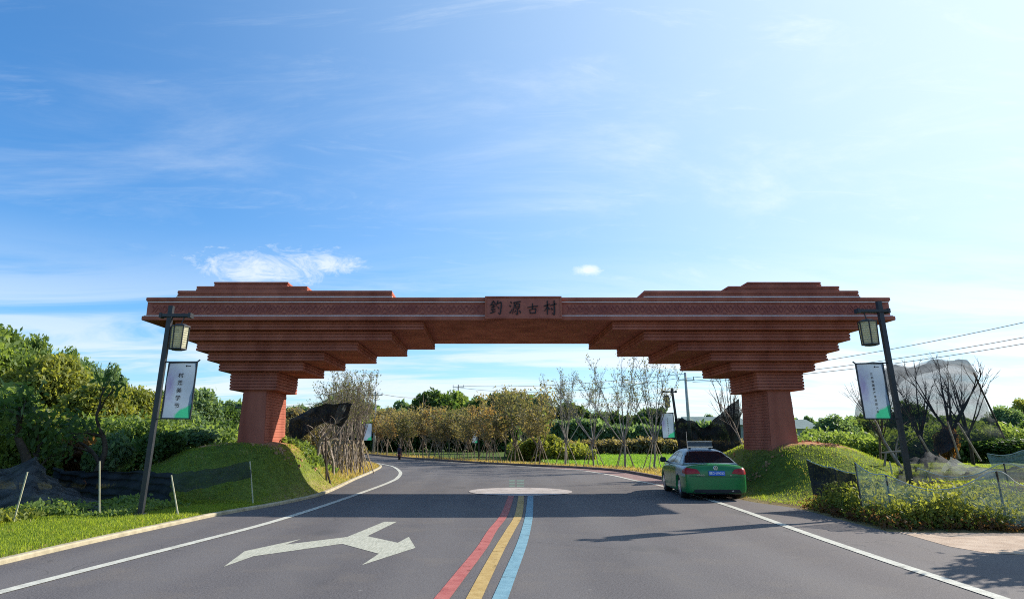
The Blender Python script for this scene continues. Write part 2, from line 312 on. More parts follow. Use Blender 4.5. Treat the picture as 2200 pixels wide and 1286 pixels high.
# ------------------------------------------------------------------ mesh helpers
class MB:
    def __init__(s): s.v = []; s.f = []; s.n = 0
    def add(s, v, f):
        v = np.asarray(v, float).reshape(-1, 3); s.v.append(v); s.f += [tuple(int(i)+s.n for i in q) for q in f]; s.n += len(v); return s
    def box(s, x0, x1, y0, y1, z0, z1):
        v = [(x, y, z) for z in (z0, z1) for y in (y0, y1) for x in (x0, x1)]
        return s.add(v, [(0, 2, 3, 1), (4, 5, 7, 6), (0, 1, 5, 4), (2, 6, 7, 3), (0, 4, 6, 2), (1, 3, 7, 5)])
    def bar(s, a, b, w, d=None, up=(0, 0, 1)):
        a, b = Vector(a), Vector(b); d = d or w; ax = (b-a).normalized(); u = Vector(up)
        if abs(ax.dot(u)) > .95: u = Vector((0, 1, 0))
        sx = ax.cross(u).normalized()*w/2; sy = sx.cross(ax).normalized()*d/2
        v = [p+i*sx+j*sy for p in (a, b) for i, j in ((-1, -1), (1, -1), (1, 1), (-1, 1))]
        return s.add(v, [(0, 3, 2, 1), (4, 5, 6, 7), (0, 1, 5, 4), (1, 2, 6, 5), (2, 3, 7, 6), (3, 0, 4, 7)])
    def tube(s, pts, rad, k=6, cap=True):
        pts = np.asarray(pts, float); n = len(pts); rad = np.broadcast_to(np.asarray(rad, float), (n,))
        tg = np.gradient(pts, axis=0); tg /= (np.linalg.norm(tg, axis=1, keepdims=True)+1e-9)
        ref = np.array([0, 0, 1.]) if abs(tg[0, 2]) < .9 else np.array([1., 0, 0])
        vs = []
        for i in range(n):
            a = np.cross(tg[i], ref); a /= (np.linalg.norm(a)+1e-9); b = np.cross(tg[i], a)
            th = np.arange(k)*2*PI/k
            vs.append(pts[i]+rad[i]*(np.cos(th)[:, None]*a+np.sin(th)[:, None]*b))
        f = [(i*k+j, i*k+(j+1) % k, (i+1)*k+(j+1) % k, (i+1)*k+j) for i in range(n-1) for j in range(k)]
        if cap: f += [tuple(range(k-1, -1, -1)), tuple(range((n-1)*k, n*k))]
        return s.add(np.concatenate(vs), f)
    def rings(s, prof, x0, x1, y0, y1):            # stack of inset rectangles: prof = [(z, inset)]
        v = []
        for z, i in prof: v += [(x0+i, y0+i, z), (x1-i, y0+i, z), (x1-i, y1-i, z), (x0+i, y1-i, z)]
        n = len(prof); f = [(3, 2, 1, 0), tuple(4*(n-1)+q for q in range(4))]
        for r in range(n-1):
            for q in range(4): f.append((4*r+q, 4*r+(q+1) % 4, 4*r+4+(q+1) % 4, 4*r+4+q))
        return s.add(v, f)
    def disc(s, c, r, axis='y', k=20, th=.02):
        c = np.asarray(c, float); t = np.arange(k)*2*PI/k; o = []
        for sg in (-1, 1):
            for a in t:
                p = {'y': (r*math.cos(a), sg*th/2, r*math.sin(a)), 'x': (sg*th/2, r*math.cos(a), r*math.sin(a)), 'z': (r*math.cos(a), r*math.sin(a), sg*th/2)}[axis]; o.append(c+p)
        f = [tuple(range(k)), tuple(range(2*k-1, k-1, -1))]+[(i, k+i, k+(i+1) % k, (i+1) % k) for i in range(k)]
        return s.add(o, f)
    def mesh(s, name):
        m = bpy.data.meshes.new(name); V = np.concatenate(s.v) if s.v else np.zeros((0, 3))
        m.from_pydata(V.tolist(), [], s.f); m.update(); return m
def quads_mesh(name, V, k=4):
    """V: (n,k,3) separate little faces"""
    n = len(V); m = bpy.data.meshes.new(name)
    m.vertices.add(n*k); m.vertices.foreach_set('co', V.astype(np.float32).ravel())
    m.loops.add(n*k); m.loops.foreach_set('vertex_index', np.arange(n*k, dtype=np.int32))
    m.polygons.add(n); m.polygons.foreach_set('loop_start', np.arange(0, n*k, k, dtype=np.int32)); m.polygons.foreach_set('loop_total', np.full(n, k, dtype=np.int32))
    m.update(calc_edges=True); return m
def link(name, me, material, parent=None, smooth=False, inv=None):
    o = bpy.data.objects.new(name, me); C.objects.link(o)
    if isinstance(me, bpy.types.Mesh):
        if not me.materials and material: me.materials.append(material)
        if smooth and len(me.polygons): me.polygons.foreach_set('use_smooth', np.ones(len(me.polygons), dtype=bool))
    if parent is not None:
        o.parent = parent
        if inv is not None: o.matrix_parent_inverse = Matrix.Translation(-Vector(inv))
    return o
def tag(o, label, cat, group=None):
    o['label'] = label; o['category'] = cat
    if group: o['group'] = group
    return o
def thing(name, label, cat, loc=(0, 0, 0), group=None, rot=(0, 0, 0)):
    o = bpy.data.objects.new(name, None); C.objects.link(o); o.location = loc; o.rotation_euler = rot; o.empty_display_size = .3
    return tag(o, label, cat, group)
def struct(o): o['kind'] = 'structure'; return o
def stuff(o, label=None, cat=None):
    o['kind'] = 'stuff'
    if label: o['label'] = label; o['category'] = cat
    return o
def catmull(pts, per=8):
    p = [np.asarray(q, float) for q in pts]; p = [2*p[0]-p[1]]+p+[2*p[-1]-p[-2]]; out = []
    for i in range(1, len(p)-2):
        for t in np.linspace(0, 1, per, endpoint=False):
            out.append(.5*((2*p[i])+(-p[i-1]+p[i+1])*t+(2*p[i-1]-5*p[i]+4*p[i+1]-p[i+2])*t*t+(-p[i-1]+3*p[i]-3*p[i+1]+p[i+2])*t**3))
    out.append(p[-2]); return np.array(out)
def ribbon(xy, w, z):                                   # flat painted line
    d = np.gradient(xy, axis=0); d /= np.linalg.norm(d, axis=1, keepdims=True); nrm = np.stack([-d[:, 1], d[:, 0]], 1)
    a, b = xy+nrm*w/2, xy-nrm*w/2; n = len(xy)
    v = np.zeros((2*n, 3)); v[0::2, :2] = a; v[1::2, :2] = b; v[:, 2] = z
    return MB().add(v, [(2*i, 2*i+1, 2*i+3, 2*i+2) for i in range(n-1)])
def poly(pts, z):
    t = tessellate_polygon([[Vector((p[0], p[1], 0)) for p in pts]])
    v = [(p[0], p[1], z) for p in pts]; fs = []
    for a, b, c in t:
        cr = (pts[b][0]-pts[a][0])*(pts[c][1]-pts[a][1])-(pts[b][1]-pts[a][1])*(pts[c][0]-pts[a][0])
        fs.append((a, b, c) if cr > 0 else (a, c, b))
    return MB().add(v, fs)

# ------------------------------------------------------------------ the ground and the road
_a, _b = np.array(G(0, 1213)), np.array(G(200, 1166))
LK = [tuple(_a+(_a-_b)*3.), tuple(_a+(_a-_b)*1.4)] + [G(*p) for p in [(0, 1213), (200, 1166), (400, 1122), (480, 1105), (620, 1080), (700, 1060), (763, 1030.6), (792, 1018), (805, 1012), (819, 1004), (817, 999), (798, 994), (760, 990), (700, 986)]]
FK = [G(*p) for p in [(700, 970), (787, 976), (833, 980.5), (887, 985), (973, 991), (1050, 996), (1150, 1001), (1250, 1006), (1325, 1012), (1375, 1020), (1430, 1031), (1510, 1049), (1600, 1074), (1707, 1090.6), (1795, 1112.6), (1892, 1137), (1941, 1142), (2200, 1144)]] + [(22, 12.6), (45, 13.5)]
LKs, FKs = catmull(LK, 8), catmull(FK, 8)
ROAD = [(-18., -14.)] + [tuple(p) for p in LKs] + [(-60., 62.), (-60., 92.)] + [tuple(p) for p in FKs] + [(45., -14.)]
RP = np.array(ROAD)
def road_dist(x, y):
    """signed distance to the road edge, positive outside the road"""
    x = np.asarray(x, float); y = np.asarray(y, float); d = np.full(x.shape, 1e9); ins = np.zeros(x.shape, bool)
    for i in range(len(RP)):
        a, b = RP[i], RP[(i+1) % len(RP)]; ab = b-a
        t = np.clip(((x-a[0])*ab[0]+(y-a[1])*ab[1])/(ab@ab+1e-12), 0, 1)
        d = np.minimum(d, np.hypot(x-a[0]-t*ab[0], y-a[1]-t*ab[1]))
        c = (a[1] > y) != (b[1] > y)
        with np.errstate(divide='ignore', invalid='ignore'): ins ^= c & (x < (b[0]-a[0])*(y-a[1])/(b[1]-a[1]+1e-12)+a[0])
    return np.where(ins, -d, d)
def sstep(v, a, b): t = np.clip((v-a)/(b-a), 0, 1); return t*t*(3-2*t)
def lump(x, y):
    return (np.sin(x*1.7+y*.6)*np.sin(y*1.3-x*.4)*.5+np.sin(x*3.9+1)*np.sin(y*3.1+2)*.3)
def hgt(x, y):
    x = np.asarray(x, float); y = np.asarray(y, float); d = road_dist(x, y)
    def mound(cx, cy, a0, a1, b0, b1, h):
        ax = np.where(x < cx, a0, a1); by = np.where(y < cy, b0, b1)
        r = (np.abs((x-cx)/ax)**2.3+np.abs((y-cy)/by)**2.3)**(1/2.3); return h*(1-sstep(r, .22, 1.04))
    z = mound(-7.7, 23.2, 4.4, 3.7, 5.1, 8., 1.46)*sstep(d, -.05, 1.7)
    z = np.maximum(z, mound(10.4, 23.4, 3.9, 4.3, 4.9, 9., 1.44)*sstep(d, -.05, 2.2))
    verge = .60*sstep(x, 7.2, 9.2)*(1-sstep(y, 27, 40))*sstep(d, .8, 3.4)
    z = np.maximum(z, verge)
    z = z+.06*sstep(d, 0, .5)+(.05+.05*sstep(z, .2, .6))*lump(x, y)*sstep(d, .6, 3)
    z = z+.9*sstep(-x, 12, 30)*sstep(y, 12, 30)*sstep(d, 2, 12)
    z = z-.25*sstep(y, 44, 60)*sstep(x, 2, 8)*sstep(d, 2, 8)            # the field lies a little lower
    return np.where(d < 0, -.06, z-.02)
def Z(x, y): return float(hgt(np.array([x]), np.array([y]))[0])
def build_ground():
    def axis(spans):
        o = []
        for a, b, s in spans: o.append(np.arange(a, b, s))
        return np.unique(np.round(np.concatenate(o), 3))
    xs = axis([(-900, -160, 90), (-160, -40, 12), (-40, -16, 1.0), (-16, 24, .2), (24, 44, .8), (44, 160, 12), (160, 990, 90)])
    ys = axis([(-60, -10, 10), (-10, 7, 1.), (7, 40, .2), (40, 90, .6), (90, 200, 8), (200, 1600, 120)])
    X, Y = np.meshgrid(xs, ys); x, y = X.ravel(), Y.ravel(); z = hgt(x, y); d = road_dist(x, y)
    nx, ny = len(xs), len(ys)
    i = (np.arange(ny-1)[:, None]*nx+np.arange(nx-1)[None, :]).ravel()
    F = np.stack([i, i+1, i+1+nx, i+nx], 1)
    m = bpy.data.meshes.new('ground'); m.vertices.add(len(x)); m.vertices.foreach_set('co', np.stack([x, y, z], 1).astype(np.float32).ravel())
    m.loops.add(4*len(F)); m.loops.foreach_set('vertex_index', F.astype(np.int32).ravel())
    m.polygons.add(len(F)); m.polygons.foreach_set('loop_start', np.arange(0, 4*len(F), 4, dtype=np.int32)); m.polygons.foreach_set('loop_total', np.full(len(F), 4, dtype=np.int32)); m.update(calc_edges=True)
    col = np.tile(np.array([.075, .11, .022, 1.]), (len(x), 1))
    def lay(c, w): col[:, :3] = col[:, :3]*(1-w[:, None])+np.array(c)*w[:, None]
    n = .5+.5*lump(x*1.3, y*1.3)
    lay((.12, .16, .03), .7*(y < 32)*np.ones_like(x))
    lay((.30, .21, .08), (1-sstep(d, .4, 3.2))*np.maximum(sstep(y, 27, 31), sstep(x, 2, 4)*sstep(y, 22, 27)))               # dry verge along the far kerb
    lay((.34, .24, .11), (1-sstep(d, .1, .8+.5*n))*.8)
    lay((.10, .20, .03), sstep(x, 4, 6)*sstep(y, 33, 38)*sstep(d, 2.4, 3.6)*(1-sstep(y, 100, 110)))   # paddy field
    bed = sstep(x, 6.8, 7.6)*(1-sstep(y, 18.5, 20))*sstep(d, 0, .4); lay((.10, .06, .035), bed*.85)
    for px in (-7.6, 10.5): lay((.40, .20, .10), 1-sstep(np.maximum(np.abs(x-px)-1.0, np.abs(y-23.4)-1.2), 0, .35+.25*n))
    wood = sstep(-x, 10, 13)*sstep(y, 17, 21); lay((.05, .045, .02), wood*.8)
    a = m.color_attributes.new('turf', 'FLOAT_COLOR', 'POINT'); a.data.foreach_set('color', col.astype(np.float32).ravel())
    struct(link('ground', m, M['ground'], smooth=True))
build_ground()
struct(link('road', poly(ROAD, 0.).mesh('road'), M['asphalt']))
def kerb(pts, w, h, material, name, label):
    xy = np.array(pts); d = np.gradient(xy, axis=0); d /= np.linalg.norm(d, axis=1, keepdims=True); nr = np.stack([-d[:, 1], d[:, 0]], 1)
    mb = MB(); prof = [(0, -.05), (0, h-.02), (.02, h), (w, h), (w, -.05)]; v = []
    for p, q in zip(xy, nr):
        for o, z in prof: v.append((p[0]+q[0]*o, p[1]+q[1]*o, z))
    k = len(prof); f = [(i*k+j, (i+1)*k+j, (i+1)*k+j+1, i*k+j+1) for i in range(len(xy)-1) for j in range(k-1)]
    mb.add(v, f); o = struct(link(name, mb.mesh(name), material)); return o
def resample(xy, step):
    s = np.r_[0, np.cumsum(np.hypot(*np.diff(xy, axis=0).T))]; t = np.arange(0, s[-1], step); return np.stack([np.interp(t, s, xy[:, i]) for i in (0, 1)], 1)
kerb(resample(LKs, .5), .12, .07, M['kerb'], 'kerb', '')
kerb(resample(FKs[:-58], .5), .16, .11, M['kerb_grey'], 'kerb', '')
def mark(name, mesh, m): return struct(link(name, mesh.mesh(name), m))
Z1, Z2, Z3 = .004, .008, .012
mark('white_edge_line', ribbon(catmull([G(*p) for p in [(-330, 1370), (-120, 1306), (0, 1272), (267, 1203), (440, 1159), (550, 1130.5), (640, 1104), (731, 1074), (810, 1046), (840, 1034), (854, 1026), (860, 1014), (847, 1003), (829, 998), (800, 993.5), (760, 990)]], 10), .17, Z2), M['line'])
mark('white_edge_line', ribbon(catmull([G(*p) for p in [(900, 989), (1000, 994.5), (1100, 1000), (1175, 1005), (1250, 1010.5), (1312, 1020), (1362, 1031), (1412, 1041), (1450, 1052), (1530, 1075), (1600, 1098), (1722, 1141.7), (1892, 1200), (2135, 1280), (2400, 1370)]], 10), .17, Z2), M['line'])
rl = catmull([G(*p) for p in [(1175, 1003.6), (1250, 1008), (1312, 1015), (1362, 1024), (1412, 1034), (1450, 1043), (1500, 1057)]], 10)
mark('reddish_lane', ribbon(rl, 1.3, Z1), M['asphalt_red'])
mark('red_stripe', ribbon(catmull([G(*p) for p in [(1099, 1063), (1084, 1104), (1058, 1139), (1036, 1175), (993, 1230), (949, 1286), (880, 1370)]], 10), .17, Z2), M['red'])
mark('yellow_stripe', ribbon(catmull([G(*p) for p in [(1120, 1063), (1114.5, 1104), (1096, 1139), (1075, 1175), (1046, 1230), (1018, 1286), (976, 1370)]], 10), .17, Z2), M['yellow'])
mark('blue_stripe', ribbon(catmull([G(*p) for p in [(1140, 1063), (1137, 1104), (1130, 1139), (1119, 1175), (1097, 1230), (1074.5, 1286), (1042, 1370)]], 10), .17, Z2), M['blue'])
cc = G(1118, 1055.3); mark('pale_circle', poly([(cc[0]+1.66*math.cos(a), cc[1]+1.66*math.sin(a)) for a in np.linspace(0, 2*PI, 48, endpoint=False)], Z3), M['pink'])
ar = [(1060, 248), (1135, 248), (960, 333), (1140, 372), (1205, 337), (1245, 402), (928, 504), (1028, 437), (810, 378), (285, 452), (110, 515), (235, 422), (570, 350), (475, 383), (840, 338)]
mark('fork_arrow', poly([G(440+x/2.75, 1030+y/2.75) for x, y in ar][::-1], Z1), M['arrow'])
fg = MB()
for k in range(5):
    y = 1030+k*3.4
    for (a, b) in ((1094, 1106), (1110, 1126)): fg.add([(*G(a, y), Z1), (*G(b, y), Z1), (*G(b, y+1.6), Z1), (*G(a, y+1.6), Z1)], [(0, 3, 2, 1)])
mark('faint_green_marking', fg, M['greenmark'])
mark('side_paving', poly([G(*p) for p in [(1931, 1142.6), (2038, 1173), (2125, 1188), (2200, 1191), (2600, 1196), (2600, 1146), (2200, 1145.5), (1990, 1143.5)]], Z1), M['pave'])

# ------------------------------------------------------------------ the gateway
YA = 20.8; XC = P(1114, 686, YA)[0]; YBK = YA*1.266; YM = (YA+YBK)/2
def c2(x, y): return 300+x/3.215, 580+y/3.215
gate_base = (XC, YM, 0)
gate = thing('village_gateway', 'wide red sandstone gateway of stepped tiers spanning the road on two mounds', 'gateway', gate_base)
def gpart(name, mb, m, parent=None, smooth=False):
    me = mb.mesh(name) if isinstance(mb, MB) else mb
    if parent is None: return link(name, me, m, gate, smooth, gate_base)
    return link(name, me, m, parent, smooth)
def course_mb(x0, x1, y0, y1, z0, z1, r=.016):
    h = z1-z0; return MB().rings([(z0+.003, r*1.2), (z0+.16*h, r*.25), (z0+.5*h, 0), (z0+.84*h, r*.25), (z1-.003, r*1.2)], x0, x1, y0, y1)
def tier(xl, xr, k_front, z0, z1, n, both=True, name='tier'):
    y0, y1 = YA+k_front, YBK-k_front
    for mir in ((False, True) if both else (False,)):
        a, b = (xl, xr) if not mir else (2*XC-xr, 2*XC-xl)
        t = gpart(name, MB().box(a+.07, b-.07, y0+.07, y1-.07, z0+.001, z1-.001), M['stone'])
        for i in range(n):
            za, zb = z0+(z1-z0)*i/n, z0+(z1-z0)*(i+1)/n; j = random.uniform(-.008, .008)
            gpart('course', course_mb(a+j, b-j, y0+j, y1-j, za, zb), M['stone'], t)
def zat(y, Y): return P(1040, 580+y/3.215, Y)[2]
def xat(x, y, Y): return P(*c2(x, y), Y)[0]
zb = zat(345, YA)                                       # underside of the long beam
zb0 = zb
lefts = [240, 315, 388, 465, 545, 618]; rights = [1962, 1740, 1503, 1272, 1125, 942]; bots = [411, 485, 557, 626, 696, 828]
for k in range(6):
    Yk = YA+.25*(k+1); z1 = zb; z0 = zat(bots[k], Yk)
    tier(xat(lefts[k], bots[k], Yk), xat(rights[k], bots[k], Yk), .25*(k+1), z0, z1, 3 if k < 5 else 6); zb = z0
zpt = zb
# beam: bottom slab, frieze core, cornice
xl_b = P(303.7, 686, YA)[0]
z_s1 = zat(316, YA); z_f1 = zat(213, YA); z_c1 = zat(186, YA)
beam = gpart('beam', MB().box(xl_b+.09, 2*XC-xl_b-.09, YA+.09, YBK-.09, zb0+.02, z_c1-.02), M['stone2'])
gpart('bottom_slab', MB().rings([(zb0, .012), (zb0+.02, 0), (z_s1-.01, 0), (z_s1, .02)], xl_b, 2*XC-xl_b, YA, YBK), M['stone'])
gpart('cornice', MB().rings([(z_f1, .03), (z_f1+.03, 0), (z_c1-.02, 0), (z_c1, .02)], xl_b+.05, 2*XC-xl_b-.05, YA+.04, YBK-.04), M['stone'])
for z, x, y in ((z_s1, xl_b+.04, YA+.03), (z_f1-.03, xl_b+.085, YA+.07)):
    gpart('pale_strip', MB().box(x, 2*XC-x, y, y+.04, z+.002, z+.028), M['strip'])
# low panel frames along the frieze
zf0, zf1 = z_s1+.035, z_f1-.04
gpart('frieze_border', MB().box(xl_b+.2, 2*XC-xl_b-.2, YA+.066, YA+.088, zf0, zf0+.035), M['stone'])
gpart('frieze_border', MB().box(xl_b+.2, 2*XC-xl_b-.2, YA+.066, YA+.088, zf1-.04, zf1-.01), M['stone'])
mot = MB(); hh = (zf1-zf0)
for a, b in (((-.19, -.10), (-.03, .11)), ((.03, .11), (.19, -.10)), ((-.10, -.10), (0, .04)), ((0, .04), (.10, -.10)), ((-.19, .10), (-.13, .0)), ((.13, 0), (.19, .10)), ((-.05, -.12), (.05, -.12))):
    mot.bar((a[0], 0, a[1]*hh/.36), (b[0], 0, b[1]*hh/.36), .024, .03, (0, 1, 0))
motm = mot.mesh('relief_motif'); x = xl_b+.45
zmid = (zf0+zf1)/2
xp0, xp1 = P(1042, 660, YA)[0], P(1207, 660, YA)[0]
while x < 2*XC-xl_b-.3:
    if not (xp0-.25 < x < xp1+.25):
        o = gpart('relief_motif', motm, M['relief'], beam); o.location = (x, YA+.085, zmid)
        # beam itself carries the parent inverse, so the motif is placed in world metres
    x += .395
# upper tiers
ups = [(262, 1745, 183, 140, 2), (392, 1160, 140, 109, 2), (515, 1025, 109, 80, 2)]
zz = z_c1
for i, (l, r, b, t, n) in enumerate(ups):
    Yk = YA+.10*(i+1); z1 = zat(t, Yk); tier(xat(l, t, Yk), xat(r, t, Yk), .10*(i+1), zz, z1, n, name='upper_tier')
    if i == 0:
        for mir in (0, 1):
            a, b_ = xat(l, t, Yk)-.01, xat(r, t, Yk)+.01
            if mir: a, b_ = 2*XC-b_, 2*XC-a
            gpart('pale_strip', MB().box(a, b_, Yk-.045, Yk+.01, zz+.004, zz+.034), M['strip'])
    zz = z1
# plaque with the village name
pz0, pz1 = P(1124, 684.5, YA-.1)[2], P(1124, 636, YA-.1)[2]; px0, px1 = P(1042, 660, YA-.1)[0], P(1207, 660, YA-.1)[0]
plq = gpart('name_plaque', MB().box(px0+.05, px1-.05, YA-.085, YA+.2, pz0+.05, pz1-.05), M['stone2'])
for a in ((px0, px1, pz0, pz0+.05), (px0, px1, pz1-.05, pz1), (px0, px0+.05, pz0+.05, pz1-.05), (px1-.05, px1, pz0+.05, pz1-.05)):
    gpart('plaque_border', MB().box(a[0], a[1], YA-.11, YA+.19, a[2], a[3]), M['stone'], plq)
GLYPH = {
 'diao': [[(.30,.97,.05),(.20,.78,.07),(.03,.60,.02)], [(.30,.94,.05),(.42,.80,.06),(.50,.72,.02)], [(.16,.66,.04),(.42,.70,.05)], [(.10,.50,.04),(.44,.56,.06)], [(.28,.68,.06),(.27,.42,.07),(.26,.18,.05)], [(.12,.40,.05),(.18,.28,.04)], [(.44,.42,.05),(.36,.30,.03)], [(.03,.10,.05),(.26,.16,.06),(.47,.24,.03)], [(.68,.98,.05),(.60,.76,.06),(.50,.58,.02)], [(.62,.76,.05),(.92,.84,.07),(.93,.50,.08),(.86,.12,.08),(.80,.04,.06),(.68,.14,.01)], [(.64,.56,.04),(.74,.42,.08)]],
 'yuan': [[(.10,.92,.05),(.20,.80,.08)], [(.03,.66,.05),(.14,.56,.08)], [(.03,.12,.07),(.14,.24,.06),(.26,.46,.01)], [(.34,.84,.05),(.60,.88,.06),(.95,.93,.06)], [(.42,.86,.06),(.40,.52,.06),(.24,.06,.02)], [(.68,.86,.05),(.58,.74,.03)], [(.52,.72,.05),(.54,.42,.05)], [(.52,.71,.04),(.84,.75,.06),(.80,.42,.06)], [(.54,.57,.04),(.80,.60,.04)], [(.54,.44,.04),(.80,.46,.04)], [(.67,.44,.06),(.68,.10,.07),(.62,.03,.05),(.52,.12,.01)], [(.54,.32,.06),(.42,.16,.03)], [(.80,.32,.04),(.96,.14,.09)]],
 'gu': [[(.02,.60,.05),(.48,.68,.06),(1.0,.72,.08)], [(.52,.98,.05),(.52,.70,.08),(.50,.46,.05)], [(.24,.44,.06),(.30,.06,.06)], [(.24,.42,.05),(.60,.47,.06),(.82,.48,.08),(.74,.06,.07)], [(.30,.11,.05),(.74,.13,.06)]],
 'cun': [[(.02,.60,.05),(.26,.68,.06),(.50,.74,.04)], [(.30,.98,.05),(.30,.5,.08),(.28,.02,.05)], [(.28,.62,.06),(.18,.42,.05),(.02,.24,.01)], [(.32,.54,.04),(.46,.38,.07)], [(.52,.64,.05),(.78,.72,.06),(1.0,.76,.05)], [(.82,1.0,.06),(.83,.5,.09),(.82,.08,.08),(.76,.02,.06),(.64,.14,.01)], [(.58,.48,.04),(.68,.34,.09)]]}
def glyph(strokes, x, z, w, h, y):
    mb = MB()
    for s in strokes:
        c = catmull([(p[0], p[1], p[2]) for p in s], 5); rad = np.clip(c[:, 2], .008, 1)*.62
        d = np.gradient(c[:, :2], axis=0); d /= (np.linalg.norm(d, axis=1, keepdims=True)+1e-9); nr = np.stack([-d[:, 1], d[:, 0]], 1)
        a, b = c[:, :2]+nr*rad[:, None], c[:, :2]-nr*rad[:, None]; n = len(c); v = []
        for i in range(n):
            for q in (a[i], b[i]):
                for yy in (y, y+.03): v.append((x+q[0]*w, yy, z+q[1]*h))
        f = []
        for i in range(n-1):
            o = 4*i; f += [(o, o+2, o+6, o+4), (o+1, o+5, o+7, o+3), (o, o+4, o+5, o+1), (o+2, o+3, o+7, o+6)]
        f += [(0, 1, 3, 2), (4*n-4, 4*n-2, 4*n-1, 4*n-3)]
        mb.add(v, f)
    return mb
for g, x0, x1, ya, yb in (('diao', 890, 1005, 195, 332), ('yuan', 1075, 1187, 198, 334), ('gu', 1243, 1343, 222, 330), ('cun', 1400, 1520, 198, 334)):
    a = P(850+x0/4.4, 600+yb/4.4, YA-.1); b = P(850+x1/4.4, 600+ya/4.4, YA-.1)
    gpart('character', glyph(GLYPH[g], a[0], a[2], b[0]-a[0], b[2]-a[2], YA-.112), M['ink'], plq)
# pillars: shaft with horizontal courses on each face
def pillar(mir):
    y0, y1 = 22.45, YBK-(22.45-YA)
    xt0, xt1 = xat(708, 832, y0), xat(884, 832, y0); xb0, xb1 = xat(684, 1200, y0), xat(860, 1200, y0)
    ztop, zbot = zpt, .9
    n = 26
    core = None; X0 = (xt0+xb0)/2; X1 = (xt1+xb1)/2; 
    def rect(t, ins=0):                                 # t 0 bottom .. 1 top
        a = X0+(.04*(1-t)-.04)*0+.03*t; b = X1-.03*t
        a, b = a-.05*(1-t)+ins, b+.05*(1-t)-ins
        if mir: a, b = 2*XC-b, 2*XC-a
        return a, b, y0-.05*(1-t)+ins, y1+.05*(1-t)-ins
    a0, b0, c0, d0 = rect(0, .04); a1, b1, c1_, d1 = rect(1, .04)
    core = gpart('pillar', MB().add([(a0, c0, zbot), (b0, c0, zbot), (b0, d0, zbot), (a0, d0, zbot), (a1, c1_, ztop), (b1, c1_, ztop), (b1, d1, ztop), (a1, d1, ztop)], [(3, 2, 1, 0), (4, 5, 6, 7), (0, 1, 5, 4), (1, 2, 6, 5), (2, 3, 7, 6), (3, 0, 4, 7)]), M['stone'])
    for (pa, pb) in ((-.022, .10), ):
        for front in (True, False):
            v = []
            for t, z in ((0, zbot), (1, ztop-.002)):
                a, b, c, d = rect(t); ya, yb = (c-.022, c+.12) if front else (d-.12, d+.022)
                v += [(a+.012, ya, z), (b-.012, ya, z), (b-.012, yb, z), (a+.012, yb, z)]
            gpart('face_slab', MB().add(v, [(3, 2, 1, 0), (4, 5, 6, 7), (0, 1, 5, 4), (1, 2, 6, 5), (2, 3, 7, 6), (3, 0, 4, 7)]), M['stone'], core)
    for i in range(n):
        za, zb_ = zbot+(ztop-zbot)*i/n, zbot+(ztop-zbot)*(i+1)/n
        a, b, c, d = rect((i+.5)/n); j = random.uniform(-.006, .006)
        gpart('course', MB().rings([(za+.003, .010), (za+.008, 0), (zb_-.006, 0), (zb_-.001, .006)], a+j, b-j, c+j, d-j), M['stone'], core)
pillar(False); pillar(True)

